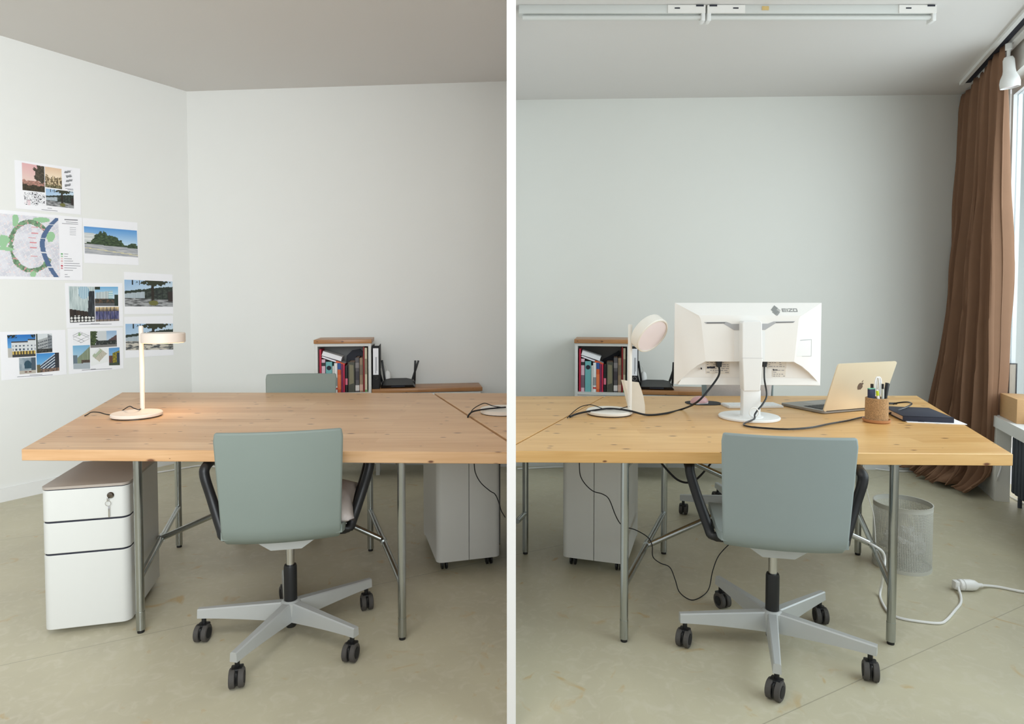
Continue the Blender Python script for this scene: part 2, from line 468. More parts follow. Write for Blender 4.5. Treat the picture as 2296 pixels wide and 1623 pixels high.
# radiator with valve below the sill
rd = thing('radiator', 'dark column radiator in the niche under the window sill', 'radiator', WP(t_nich+.05, .05), math.atan2(dW.y, dW.x))
for k in range(14):
    MB().box((.03+k*.055, .05, .27), (.042, .07, .38), .012).build('column', M['rad'], rd)
MB().tube([(0,.05,.44),(.8,.05,.44)], .016).build('pipe', M['rad'], rd)
MB().tube([(0,.05,.09),(.8,.05,.09)], .022).build('pipe', M['plastic'], rd)
for xx in (.06, .74): MB().tube([(xx,.05,0),(xx,.05,.1)], .012).build('foot', M['rad'], rd)
pv = PY(2252, 985, 4.17)
va = thing('radiator_valve', 'white ribbed radiator valve knob on the wall behind the curtain edge', 'valve', pv, math.atan2(dW.y, dW.x))
MB().prism(rrect(-.035, .035, -.05, .05, .01), 0, .03, 'y').build('wall_plate', M['plastic_w'], va)
vk = MB().lathe([(.024,0),(.024,.05),(.018,.06)], 16, M=Matrix.Rotation(R(90),4,'X')).build('knob', M['plastic'], va)
for k in range(10):
    a = 2*math.pi*k/10
    MB().box((.025*math.cos(a), -.03, .025*math.sin(a)), (.006,.045,.006)).build('rib', M['plastic'], vk)

# ---- ceiling fixtures, right room
def fixture(x0, x1, label, sides):
    a = P(x0, 18, ZR); b = P(x1, 14, ZR)
    Y = (a.y + b.y)/2
    o = thing('ceiling_light_batten', label, 'ceiling light', (0, Y, ZR), 0, 'fluorescent battens on the ceiling')
    MB().bx(a.x, b.x, -.03, .03, -.045, 0, .004).build('housing', M['cab'], o)
    MB().tube([(a.x+.02, -.012, -.062), (b.x-.02, -.012, -.062)], .013, 12).build('tube', M['cab'], o)
    for xx, on in ((a.x, sides[0]), (b.x, sides[1])):
        if not on: continue
        s = 1 if xx == a.x else -1
        MB().bx(min(xx, xx+s*.02), max(xx, xx+s*.02), -.032, .02, -.085, -.04, .003).build('lamp_holder', M['plastic'], o)
        c = MB().bx(min(xx+s*.0, xx+s*.2), max(xx+s*.0, xx+s*.2), -.034, -.029, -.046, -.004).build('end_cover', M['plastic_w'], o)
        MB().bx(xx+s*.03-.02, xx+s*.03+.02, -.036, -.033, -.012, -.004).build('slot', M['dark'], c)
        MB().bx(xx+s*.15-.014, xx+s*.15+.014, -.036, -.033, -.024, -.018).build('slot', M['dark'], c)
    return o, Y
fx, fy = fixture(1163, 1579, 'white fluorescent batten on the ceiling, next to the divider', (0, 1))
fx2, fy2 = fixture(1581, 2094, 'white fluorescent batten on the ceiling with a small tan sticker', (1, 1))
q = PY(1716, 12, fy2-.03)
MB().box((q.x, -.0315, -.02), (.036, .004, .02)).build('sticker', cm('tan sticker', (214,184,120)), fx2)

# double rail along the window and the spotlight on it
rl = thing('ceiling_rail', 'white double curtain and lamp rail along the ceiling above the window', 'rail', WP(.3, 0, ZR), math.atan2(dW.y, dW.x))
L0 = t_end - .4
for (y0, y1, z) in ((.115, .14, .022), (.035, .06, .022), (-.05, -.02, .03)):
    MB().bx(0, L0, -y1, -y0, -z, 0).build('rail_bar', M['plastic'], rl) if y0 > 0 else MB().bx(0, L0, y0, y1, -z, 0).build('rail_bar', M['plastic'], rl)
MB().bx(0, L0, -.135, .03, -.004, 0).build('rail_back', M['cab'], rl)
MB().bx(0, L0, -.105, -.07, -.010, -.004).build('rail_slot', M['dark'], rl)
sp = P(2262, 100, ZR-.03)
sl = thing('spotlight', 'white bell-shaped spotlight hanging from the rail beside the curtain top', 'spotlight', (sp.x, sp.y, ZR-.03), R(20))
MB().lathe([(.018,.005),(.018,-.03),(.012,-.034)], 16).build('rail_adapter', M['plastic'], sl)
MB().tube([(0,0,-.03),(0,0,-.075)], .009, 10).build('stem', M['plastic'], sl)
Mt = Matrix.Translation((0,0,-.07)) @ Matrix.Rotation(R(-7), 4, 'Y')
MB().lathe([(.004,0),(.022,-.004),(.029,-.02),(.031,-.08),(.034,-.10),(.047,-.13),(.052,-.155),(.050,-.185),(.047,-.185),(.049,-.155),(.044,-.13),(.030,-.10)], 24, M=Mt).build('shade', M['plastic'], sl)
MB().lathe([(.002,-.11),(.022,-.12),(.040,-.165),(.036,-.178),(.002,-.182)], 20, M=Mt).build('bulb', M['diff'], sl)

# ---- curtain
def curtain():
    NU, NV = 220, 70
    zt, zb = ZR - .025, .004
    def lerp_tab(tab, v):
        for (a, xa), (b, xb) in zip(tab, tab[1:]):
            if v <= b: 
                k = (v-a)/(b-a); k = k*k*(3-2*k) if False else k
                return xa + (xb-xa)*k
        return tab[-1][1]
    left = [(0,2150),(.35,2150),(.57,2140),(.69,2126),(.81,2106),(.9,2086),(1,2070)]
    right = [(0,2236),(.4,2240),(.7,2243),(.85,2241),(.94,2236),(1,2228)]
    b = MB(); vs = []; fs = []
    yl0, yr0 = T0.y - .02, T1.y
    for j in range(NV+1):
        v = j/NV; z = zt + (zb-zt)*v
        yl = yl0 + (4.80 - yl0)*max(0, (v-.3)/.7)**1.5
        yr = yr0 + (4.12 - yr0)*v
        A = Vector(((lerp_tab(left, v)-CX)/F*yl, yl, z)); B = Vector(((lerp_tab(right, v)-CX)/F*yr, yr, z))
        dd = (B-A); L_ = dd.length; dd = dd.normalized(); nn = Vector((dd.y, -dd.x, 0))
        if nn.x > 0: nn = -nn
        for i in range(NU+1):
            u = i/NU
            un = u + .012*math.sin(3*v + 9*u)
            ph = un*2*math.pi*8.5
            amp = .030 + .030*min(1, v*2.2) + .016*math.sin(5.3*u*3.1+1)
            w = .8*math.sin(ph) + (.55*math.sin(1.73*ph + 1.3 + 1.2*v) + .38*math.sin(3.3*ph + .4 + .8*v)) * (.45 + .55*min(1, v*2.5))
            top = max(0, 1 - v/.035)
            pud = max(0, (v-.93)/.07)
            off = amp*w*(1-.35*top)*(1-.55*pud) + .012*noise.noise(Vector((u*9, v*5, 0)))
            bul = .05*math.sin(math.pi*u)*max(0, v-.3)/.7
            pud = max(0, (v-.93)/.07)
            off += bul + pud*pud*(.12 + .025*math.sin(ph*.4+1) + .05*noise.noise(Vector((u*7, 3.3, 0))))
            p = A.lerp(B, u) + nn*off + dd*(.018*math.cos(ph)*min(1, v*3))
            zz = z + (pud*.035*(1+noise.noise(Vector((u*20, v*30, 0)))) if pud > 0 else 0) + (.012*abs(math.sin(ph/2))*top)
            vs.append((p.x, p.y, max(.004, zz)))
    for j in range(NV):
        for i in range(NU):
            a = j*(NU+1)+i
            fs.append([a, a+1, a+NU+2, a+NU+1])
    b.add(vs, fs)
    o = b.build('curtain', M['curtain'], smooth=80)
    md = o.modifiers.new('thickness', 'SOLIDIFY'); md.thickness = .003
    return tag(o, 'long brown pleated curtain bunched beside the window and pooling on the floor', 'curtain')
curtain()

# ---- things on the window sill
sz = SILL
fr = PY(2266, 918, 4.16)
for k, (off, lab) in enumerate(((.0, 'dark framed panel leaning on the window sill behind the curtain edge'), (-.05, 'slim grey folder leaning between the curtain and the dark framed panel'))):
    o = thing('framed_panel' if k == 0 else 'folder', lab, 'frame' if k == 0 else 'folder', (WP(t_open-.10+k*.03, -.03+.0*k).x+off, 4.16+k*.03, 0), 0)
    c = Vector((PY(2267-k*9, 900, 4.14).x, 4.14 + k*.03, 0)); o.location = (c.x, c.y, SILL+.003)
    hh = .33 if k == 0 else .30
    MB().bx(-.022, .018, -.01, .0, 0, hh).build('panel', cm('warm grey card', (158,146,132)) if k == 0 else cm('lilac grey card', (150,146,156)), o)
    if k == 0:
        MB().bx(.018, .026, -.012, .004, 0, hh+.006).build('frame_edge', M['black'], o)
        MB().bx(-.022, .018, -.012, .004, hh, hh+.006).build('frame_edge', M['black'], o)
        MB().bx(-.022, .03, -.02, .004, -.0, .012).build('frame_edge', M['black'], o)
bxp = PY(2277, 955, 3.80)
wb = MB().bx(0, .30, 0, .30, 0, .15, .003).build('plywood_box', M['box'])
wb.location = (bxp.x+.005, 3.80, SILL); wb.rotation_euler = (0,0,math.atan2(dW.y, dW.x)+R(90))
tag(wb, 'plain plywood box on the window sill at the picture edge', 'box')

# ================================================================== desks
TZ, TT = .74, .044
def tabletop(poly, name_mat, parent):
    b = MB()
    bm = bmesh.new()
    vs = [bm.verts.new((p[0], p[1], TZ)) for p in poly] + []
    f = bm.faces.new(vs)
    r = bmesh.ops.extrude_face_region(bm, geom=[f])
    for v in [g for g in r['geom'] if isinstance(g, bmesh.types.BMVert)]: v.co.z = TZ - TT
    bmesh.ops.bevel(bm, geom=bm.edges[:], offset=.0018, segments=1, affect='EDGES')
    bm.verts.index_update()
    b.add([v.co.copy() for v in bm.verts], [[v.index for v in q.verts] for q in bm.faces]); bm.free()
    return b.build('tabletop', M[name_mat], parent, smooth=30)
def desk_frame(parent, fl, fr, rl, rr, only=None):
    r = .0155
    legs = {'fl': fl, 'fr': fr, 'rl': rl, 'rr': rr}
    top = TZ - TT
    for k, p in legs.items():
        if p is None: continue
        lg = MB().tube([(p.x, p.y, .012), (p.x, p.y, top)], r, 16).build('leg', M['steel'], parent)
        MB().lathe([(.013,0),(.013,.016)], 14, (p.x, p.y, 0)).build('foot_cap', M['black'], lg)
        MB().tube([(p.x, p.y, .012), (p.x, p.y, .085)], r+.0008, 16).build('sleeve', M['steel'], lg)
    zs = .215
    mids = []
    for a, b in ((fl, rl), (fr, rr)):
        if a is None or b is None: mids.append(None); continue
        A = Vector((a.x, a.y, zs)); B = Vector((b.x, b.y, zs))
        MB().tube([A, B], .0125, 12).build('side_strut', M['steel'], parent)
        MB().tube([Vector((a.x, a.y, top-.02)), Vector((b.x, b.y, top-.02))], .0125, 12).build('top_rail', M['steel'], parent)
        mids.append(((A+B)/2, (Vector((a.x, a.y, top-.02))+Vector((b.x, b.y, top-.02)))/2))
        m = (A+B)/2; d = (B-A).normalized()
        MB().tube([m-d*.02, m+d*.02], .0165, 12).build('clamp', M['steel'], parent)
    if mids[0] and mids[1]:
        dy = Vector((0, .014, 0))
        MB().tube([mids[0][0]-dy, mids[1][1]-dy], .0125, 12).build('cross_brace', M['steel'], parent)
        MB().tube([mids[1][0]+dy, mids[0][1]+dy], .0125, 12).build('cross_brace', M['steel'], parent)

def at_x(a, b, x):          # point on line a-b with given x
    k = (x - a.x)/(b.x - a.x); return a + (b-a)*k
GAP = .006
# left room, main desk
A1 = P(48, 1007, TZ); A2 = P(274, 879.5, TZ); A3 = P(969, 881, TZ); A4 = P(1134, 988, TZ)
fr_l = P(1134, 1014, TZ)
xw = PX0 - .002
gapend = at_x(A3, A4, xw)
d1 = thing('desk', 'pale pine desk with steel frame left of the divider, lit lamp on it', 'desk')
tabletop([(A1.x, A1.y), (xw, at_x(A1, fr_l, xw).y), (xw, gapend.y), (A3.x, A3.y), (A2.x, A2.y)], 'pine_a', d1)
desk_frame(d1, P(316, 1417), P(902, 1432), P(402, 1226), P(831, 1234))
# left room, neighbouring desk, ended at the added divider wall
gd = Vector((A4.x-A3.x, A4.y-A3.y, 0)).normalized(); gn = Vector((-gd.y, gd.x, 0))
if gn.x < 0: gn = -gn
g3 = A3 + gn*.015; ge = at_x(A3+gn*.015, A4+gn*.015, xw)
back_dir = (A3 - A2)
d2 = thing('desk', 'wedge of the neighbouring pine desk between the gap and the divider, holding a lamp base', 'desk')
tabletop([(ge.x, ge.y), (xw, at_x(A2, A3, xw).y), (g3.x, at_x(A2, A3, g3.x).y)], 'pine_a', d2)
p = Vector((xw-.06, ge.y+.75, 0))
lg = MB().tube([(p.x, p.y, .012), (p.x, p.y, TZ-TT)], .0155, 16).build('leg', M['steel'], d2)
# right room, main desk
B1 = P(1159, 996, TZ); B2 = P(1357, 888, TZ); B3 = P(2056, 887, TZ); B4 = P(2271.5, 1018, TZ); B0 = P(1159, 1011, TZ)
xv = PX1 + .002
gb = at_x(B2, B1, xv)
d3 = thing('desk', 'yellowish pine desk with steel frame right of the divider, carrying monitor and laptop', 'desk')
tabletop([(xv, at_x(B0, B4, xv).y), (B4.x, B4.y), (B3.x, B3.y), (B2.x, B2.y), (gb.x, gb.y)], 'pine_b', d3)
desk_frame(d3, P(1399, 1437), P(1997, 1443), P(1488, 1241), P(1923, 1243))
gd = Vector((B1.x-B2.x, B1.y-B2.y, 0)).normalized(); gn = Vector((-gd.y, gd.x, 0))
if gn.x > 0: gn = -gn
h2 = B2 + gn*.008; he = at_x(B2+gn*.008, B1+gn*.008, xv)
d4 = thing('desk', 'wedge of a second pine desk between the divider and the desk gap, right room', 'desk')
tabletop([(xv, he.y), (h2.x, at_x(B2, B3, h2.x).y), (xv, at_x(B2, B3, xv).y)], 'pine_b', d4)
p = P(1178, 1241); p.x = max(p.x, xv+.03)
lg = MB().tube([(p.x, p.y, .012), (p.x, p.y, TZ-TT)], .0155, 16).build('leg', M['steel'], d4)
MB().lathe([(.013,0),(.013,.016)], 14, (p.x, p.y, 0)).build('foot_cap', M['black'], lg)
MB().tube([(p.x, p.y, .215), (xv+.013, p.y-.13, .215)], .0125, 12).build('side_strut', M['steel'], d4)

# ================================================================== office chairs
def make_chair(label, fab, group, a0, R0=.345, cast_rot=(20,60,-30,80,10)):
    t = thing('office_chair', label, 'chair', group=group)
    # star base
    b = MB()
    b.lathe([(.030,.080),(.036,.085),(.038,.135),(.028,.142),(.0255,.142)], 24)
    for k in range(5):
        a = R(a0 + 72*k); Mr = Matrix.Rotation(a, 4, 'Z')
        n = 10; vs = []; fs = []
        for i in range(n+1):
            s = i/n; x = .02 + s*(R0+.012-.02)
            zt = .138 - .016*s; hh = .040*(1-s)**1.3 + .034; wt = .018 - .006*s; wb = .022 - .008*s
            zb = zt - hh
            for (yy, zz) in ((-wb, zb), (-wt, zt-.004), (-wt+.004, zt), (wt-.004, zt), (wt, zt-.004), (wb, zb)): vs.append((x, yy, zz))
        for i in range(n):
            for j in range(6):
                j2 = (j+1) % 6
                fs.append([i*6+j, i*6+j2, (i+1)*6+j2, (i+1)*6+j])
        fs.append([0,1,2,3,4,5][::-1]); fs.append([n*6+j for j in range(6)])
        b.add(vs, fs, Mr)
    b.build('star_base', M['alu'], t)
    for k in range(5):
        a = R(a0 + 72*k)
        Mc = Matrix.Translation((R0*math.cos(a)*.975, R0*math.sin(a)*.975, 0)) @ Matrix.Rotation(R(cast_rot[k]), 4, 'Z')
        hb = MB()
        hb.tube([(0,0,.05),(0,0,.092)], .0085, 10, M=Mc)
        hb.box((-.012,0,.036), (.052,.011,.046), .006, Mc)
        hb.box((-.004,0,.058), (.036,.040,.012), .004, Mc)
        c = hb.build('caster', M['black'], t)
        for s in (-1, 1):
            Mw = Mc @ Matrix.Translation((-.014, s*.0145, .032)) @ Matrix.Rotation(R(90), 4, 'X')
            w = MB().lathe([(.020,-.0085),(.028,-.010),(.032,-.0075),(.032,.0075),(.028,.010),(.020,.0085)], 24, M=Mw).build('wheel', M['rubber'], c)
            MB().lathe([(.0195,-.0105),(.0195,.0105)], 20, M=Mw).build('wheel_disc', M['matblack'], c)
    MB().lathe([(.018,.035),(.021,.04),(.021,.06),(.019,.065),(.019,.09)], 20).build('column_end', M['black'], t)
    MB().lathe([(.0245,.138),(.0245,.272),(.022,.280),(.015,.281)], 24).build('gas_column', M['black'], t)
    MB().lathe([(.0155,.275),(.0155,.385)], 20).build('post', M['chrome'], t)
    pl = MB()
    pl.lathe([(.030,.362),(.034,.372),(.036,.385)], 20)
    pl.prism([(-.118,.42),(-.055,.377),(.055,.377),(.118,.42),(.118,.434),(-.118,.434)], -.10, .10, 'y')
    pl.build('seat_plate', M['alu'], t)
    # seat and backrest shells
    def shell(rows, th, name, m):
        NX = 16; vs = []; fs = []
        for side in (0, 1):
            for (y, z, w, cv, ny, nz) in rows:
                for i in range(NX+1):
                    s = -1 + 2*i/NX
                    off = cv*s*s
                    o_ = th/2 if side else -th/2
                    vs.append((s*w/2, y + ny*(o_) + off*abs(ny), z + nz*o_ + off*abs(nz)*.4))
        n = len(rows); T = n*(NX+1)
        for j in range(n-1):
            for i in range(NX):
                a = j*(NX+1)+i
                fs.append([a, a+1, a+NX+2, a+NX+1]); fs.append([T+a, T+a+NX+1, T+a+NX+2, T+a+1])
        for i in range(NX):
            fs.append([i, T+i, T+i+1, i+1]); a = (n-1)*(NX+1)+i; fs.append([a, a+1, T+a+1, T+a])
        for j in range(n-1):
            a = j*(NX+1); fs.append([a, a+NX+1, T+a+NX+1, T+a])
            a = j*(NX+1)+NX; fs.append([a, T+a, T+a+NX+1, a+NX+1])
        o = MB().add(vs, fs).build(name, m, t, smooth=50)
        return o
    rows = []
    for j in range(15):
        s = j/14; z = .436 + s*.416
        y = -.205 - .050*s + .03*max(0, (.10-s)/.10)**1.5
        w = .405 + .030*s
        if j in (0, 14): w -= .012
        rows.append((y, z, w, .026, 1.0, 0.0))
    o = shell(rows, .022, 'backrest', fab)
    md = o.modifiers.new('round', 'BEVEL'); md.width = .006; md.segments = 2; md.limit_method = 'ANGLE'; md.angle_limit = R(50)
    rows = []
    for j in range(13):
        s = j/12; y = -.185 + s*.43
        z = .458 + .010*max(0, .2-s)/.2 - .02*max(0, (s-.8)/.2)**2
        rows.append((y, z, .43 if 0 < j < 12 else .415, .012, 0.0, 1.0))
    shell(rows, .030, 'seat', fab)
    for s in (-1, 1):
        pts = [(s*.150,-.055,.424),(s*.222,-.055,.426),(s*.240,-.04,.455),(s*.278,-.01,.56),(s*.304,.0,.645),(s*.304,.02,.676),(s*.302,.14,.68),(s*.302,.25,.676),(s*.304,.27,.65),(s*.276,.19,.55),(s*.240,.10,.455),(s*.222,.085,.426),(s*.150,.085,.424)]
        sec = [(-.008,-.018),(-.008,.018),(.008,.018),(.008,-.018)]
        sm = spline(pts, 5)
        MB().sweep(sm, [(.0185*math.cos(q), .017*math.sin(q)) for q in [2*math.pi*k/10 for k in range(10)]], False, up=(s*1.0,0,.3)).build('armrest', M['black'], t, smooth=60)
    return t
def place(o, x, y, rz): o.location = (x, y, 0); o.rotation_euler = (0, 0, rz)
YL, YR = R(12), R(-12)
ch1 = make_chair('sage grey office chair seen from behind in front of the left pine desk', M['fabric'], 'office chairs', -102.4-12, .335, (95,70,100,110,80))
place(ch1, -.866, 2.405, YL)
ch2 = make_chair('blue-grey office chair seen from behind in front of the monitor desk', M['fabric_b'], 'office chairs', -110+12, .335, (60,80,95,120,70))
place(ch2, .985, 2.325, YR)
ch3 = make_chair('grey office chair behind the left pine desk, only its back top showing above', M['fabric'], 'office chairs', 50, .335, (150,70,20,110,80))
place(ch3, -1.305, 3.70, R(180+6))
ch4 = make_chair('grey office chair facing the viewer behind the monitor desk, cushion against its back', M['fabric_b'], 'office chairs', 72, .335, (150,70,90,110,80))
place(ch4, 1.37, 3.72, R(180-14))

# cushions
def cushion(name, label, w, d, h, loc, rot, n=18):
    b = MB(); vs = []; fs = []
    for side in (1, -1):
        for j in range(n+1):
            for i in range(n+1):
                u = -1+2*i/n; v = -1+2*j/n
                e = max(0, (1-abs(u)**2.6)*(1-abs(v)**2.6))**.55
                cx = 1 - .07*(1-abs(v)**2)*abs(u)**3 ; cy = 1 - .07*(1-abs(u)**2)*abs(v)**3
                wr = .006*noise.noise(Vector((u*4, v*4, side*2.0)))
                vs.append((u*w/2*cx, v*d/2*cy, side*(h/2*e) + wr*e))
    T = (n+1)**2
    for s in (0, 1):
        for j in range(n):
            for i in range(n):
                a = s*T + j*(n+1)+i
                fs.append([a, a+1, a+n+2, a+n+1])
    b.add(vs, fs)
    o = b.build(name, M['linen'], smooth=80)
    bm = bmesh.new(); bm.from_mesh(o.data); bmesh.ops.remove_doubles(bm, verts=bm.verts[:], dist=.0006); bmesh.ops.recalc_face_normals(bm, faces=bm.faces[:]); bm.to_mesh(o.data); bm.free()
    o.location = loc; o.rotation_euler = rot
    return tag(o, label, 'cushion', 'linen cushions')
cs, sn = math.cos(YL), math.sin(YL)
def loc_on(ch, x, y, z):
    a = ch.rotation_euler[2]
    return (ch.location.x + x*math.cos(a) - y*math.sin(a), ch.location.y + x*math.sin(a) + y*math.cos(a), z)
cushion('cushion', 'pale linen cushion on the sage grey chair, peeking out right of its back', .42, .40, .12, loc_on(ch1, .045, .03, .528), (R(4), R(6), YL))
cushion('cushion', 'pale linen cushion propped against the chair back below the monitor', .40, .40, .09, loc_on(ch4, .0, -.135, .68), (R(84), 0, R(166)))

# ================================================================== mobile drawer cabinets
def caster_small(b_parent, x, y, r=.024):
    c = MB().box((x, y, .047), (.03, .03, .012), .003).build('caster', M['black'], b_parent)
    for s in (-1, 1):
        MB().lathe([(r*.8,-.006),(r,-.004),(r,.004),(r*.8,.006)], 18, M=Matrix.Translation((x+s*.010, y, r)) @ Matrix.Rotation(R(90), 4, 'Y')).build('wheel', M['black'], c)
def cabinet(label, loc, rz, w, d, h, front, z0=.035):
    t = thing('drawer_cabinet', label, 'cabinet', loc, rz, 'mobile drawer cabinets')
    rr_ = .03
    if front:
        # fronts towards -y, body behind them
        b = MB().prism(rrect(-w/2+.004, w/2-.004, -d/2+.075, d/2, .004), z0+.005, h-.012); b.build('body', M['cab'], t)
        MB().prism(rrect(-w/2, w/2, -d/2, d/2, rr_, 8, (1,1,0,0)), h-.010, h, 'z').build('top_panel', M['cabtop'], t)
        hs = [(z0, .315), (.322, .442), (.449, h-.014)]
        for k, (a, c) in enumerate(hs):
            dr = MB().prism(rrect(-w/2+.001, w/2-.001, -d/2+.001, -d/2+.068, rr_, 8, (1,1,0,0)), a, c, 'z')
            o = dr.build('drawer_front', M['cab'], t)
            md = o.modifiers.new('soft', 'BEVEL'); md.width = .0025; md.segments = 2; md.limit_method = 'ANGLE'
            if k == 2:
                zl = c - .032; xl = w/2 - .062; Mx = Matrix.Translation((xl, -d/2, zl)) @ Matrix.Rotation(R(90), 4, 'X')
                MB().lathe([(.012,-.004),(.0125,.004),(.010,.008),(.004,.009)], 20, M=Mx).build('lock', M['gunmetal'], o)
                kk = MB().box((xl-.006, -d/2-.014, zl-.012), (.004, .012, .016), .001).build('key', M['chrome'], o)
                MB().tube([(xl-.006+.010*math.sin(q), -d/2-.012, zl-.030+.010*math.cos(q)) for q in [2*math.pi*i/20 for i in range(20)]], .0008, 6, True).build('key_ring', M['chrome'], o)
                MB().box((xl-.004, -d/2-.011, zl-.062), (.005, .002, .045), .0008).build('spare_key', M['chrome'], o)
        for (a, c) in ((.315,.322), (.442,.449), (h-.014, h-.010)):
            MB().prism(rrect(-w/2+.004, w/2-.004, -d/2+.004, -d/2+.07, rr_, 8, (1,1,0,0)), a, c).build('shadow_gap', M['dark'], t)
    else:
        # rear side towards -y, made of two folded sheets with a seam
        for x0, x1, cn in ((-w/2, -.0015, (1,0,0,0)), (.0015, w/2, (0,1,0,0))):
            MB().prism(rrect(x0, x1, -d/2, d/2-.07, rr_, 8, cn), z0+.02, h-.010).build('side_sheet', M['cab'], t)
        MB().prism(rrect(-w/2+.003, w/2-.003, d/2-.068, d/2, rr_, 8, (0,0,1,1)), z0, h-.012).build('drawer_front', M['cab'], t)
        MB().prism(rrect(-w/2, w/2, -d/2, d/2, rr_, 8), h-.010, h).build('top_panel', M['cabtop'], t)
    for sx in (-1, 1):
        for sy in (-1, 1): caster_small(t, sx*(w/2-.045), sy*(d/2-.06 - (.03 if front and sy < 0 else 0)))
    return t
fc = P(197, 1416); a = R(15)
cabinet('white three-drawer cabinet with lock and hanging key under the left desk end', (fc.x - math.sin(a)*.21, fc.y + math.cos(a)*.21, 0), a, .305, .42, .585, True, .022)
fc = P(1052, 1280); a = R(16)
cabinet('white mobile cabinet seen from its seamed rear, just left of the divider', (fc.x - math.sin(a)*.25, fc.y + math.cos(a)*.25, 0), a, .315, .50, .60, False)
fc = P(1331, 1282); a = R(-18)
cabinet('white mobile cabinet seen from its seamed rear, just right of the divider', (fc.x - math.sin(a)*.25, fc.y + math.cos(a)*.25, 0), a, .315, .50, .60, False)

# ================================================================== desk lamps
def lamp_base(t, r, m, cut=None):
    if cut is None:
        MB().lathe([(r-.006,0),(r,.004),(r,.014),(r-.004,.018),(.01,.019)], 48, (0,0,.004)).build('base', m, t)
        MB().lathe([(r-.006,0),(r-.006,.005)], 40).build('base_pad', M['black'], t)
lb = P(307, 934, TZ); lp = P(338, 916, TZ)
l1 = thing('desk_lamp', 'cream desk lamp switched on, with a flat round head, near the printouts', 'lamp', (lb.x, lb.y, TZ))
rb = .113
lamp_base(l1, rb, M['cream'])
px, py = lp.x - lb.x, lp.y - lb.y
kx = .098/math.hypot(px, py); px *= kx; py *= kx
MB().lathe([(.0105,.02),(.0105,.440),(.008,.444)], 20, (px, py, 0)).build('pole', M['cream'], l1)
zh = .385
hx = px + .112
hd = MB().lathe([(.098,-.024),(.100,-.022),(.100,.020),(.097,.024),(.01,.024)], 48, (hx, py, zh)).build('lamp_head', M['cream'], l1)
MB().lathe([(.092,-.0265),(.092,-.0235)], 40, (hx, py, zh)).build('diffuser', M['lampon'], hd)
MB().tube([(px, py, zh), (px+.02, py, zh)], .008, 10).build('joint', M['cream'], l1)
for k in range(3):
    MB().box((-.02+.018*k+.06, -.01, .0235), (.009, .004, .0012)).build('touch_mark', M['plastic'], l1)
bl = bpy.data.lights.new('lamp_light', 'SPOT'); bl.energy = 3.2; bl.color = (1.0, .70, .42); bl.spot_size = R(150); bl.spot_blend = .8; bl.shadow_soft_size = .08
bo = bpy.data.objects.new('lamp_light', bl); COL.objects.link(bo); bo.parent = l1; bo.location = (hx, py, zh-.045)
# lamp on the wedge: only the piece of its base left of the divider is built
lc = P(1127, 925, TZ)
cutx = xw - .002
poly = []
r2 = .113
for k in range(96):
    a = 2*math.pi*k/96
    x, y = lc.x + r2*math.cos(a), lc.y + r2*math.sin(a)
    if x <= cutx: poly.append((x, y))
# order so that the chord closes the outline
poly.sort(key=lambda q: math.atan2(q[1]-lc.y, q[0]-lc.x) % (2*math.pi))
t = thing('desk_lamp', 'off-white round lamp foot cropped flat at the divider on the neighbouring desk', 'lamp', (0, 0, TZ))
MB().prism(poly, .004, .022).build('base', M['cream_w'], t)
MB().prism([(lc.x+(x-lc.x)*.96, lc.y+(y-lc.y)*.96) for x, y in poly if lc.x+(x-lc.x)*.96 < cutx], 0, .004).build('base_pad', M['black'], t)
# right room lamp, head tilted
lb = P(1366, 928, TZ); lp = P(1416, 925, TZ)
l2 = thing('desk_lamp', 'off-white desk lamp with its round head tilted towards the viewer', 'lamp', (lb.x, lb.y, TZ))
lamp_base(l2, .115, M['cream_w'])
px, py = .103, .0
MB().lathe([(.0105,.02),(.0105,.448),(.008,.452)], 20, (px, py, 0)).build('pole', M['cream_w'], l2)
hc = PY(1457, 748, lb.y - .02)
nh = Vector((.50, -.66, -.52)).normalized()
Mh = Matrix.Translation((hc.x-lb.x, -.02, hc.z-TZ)) @ nh.to_track_quat('Z', 'Y').to_matrix().to_4x4()
hd = MB().lathe([(.01,-.030),(.094,-.030),(.098,-.026),(.098,.020),(.095,.024),(.089,.024),(.088,.019),(.01,.019)], 48, M=Mh).build('lamp_head', M['cream_w'], l2)
MB().lathe([(.087,.0195),(.087,.0205)], 40, M=Mh).build('diffuser', M['diff'], hd)
MB().tube([(px, py, .365), (hc.x-lb.x-.075, -.005, .370)], .008, 10).build('joint', M['cream_w'], l2)

# ================================================================== printouts on the left wall
def fbm(x, y, s=0.0, o=4):
    return noise.fractal(Vector((x, y, s)), 1.0, 2.0, o)
def mixc(a, b, t):
    t = max(0, min(1, t)); return tuple(a[i] + (b[i]-a[i])*t for i in range(3))
def im_pinktree(u, v):
    c = mixc((226,178,180), (232,206,196), v*1.6)
    n = fbm(u*5, v*5, 1)
    if v > .62 + .06*fbm(u*4, 0, 2): c = mixc((190,140,128), (120,98,84), fbm(u*14, v*14, 3)+.3)
    if v > .78 + .05*n: c = mixc((74,66,48), (46,42,34), fbm(u*12, v*12, 5)+.5)
    if math.hypot((u-.86)/.36, (v-.3)/.42) + .35*n < .85: c = mixc((58,56,46), (104,92,78), fbm(u*16, v*16, 4)+.35)
    return c
def im_rocks(u, v):
    c = mixc((228,196,166), (240,222,196), v*2.2)
    if v > .46 + .14*fbm(u*5, 0, 9):
        n = fbm(u*9, v*11, 7); c = mixc((214,194,160), (90,76,54), n*2+.45)
        if v > .85: c = mixc(c, (70,74,46), .5)
    return c
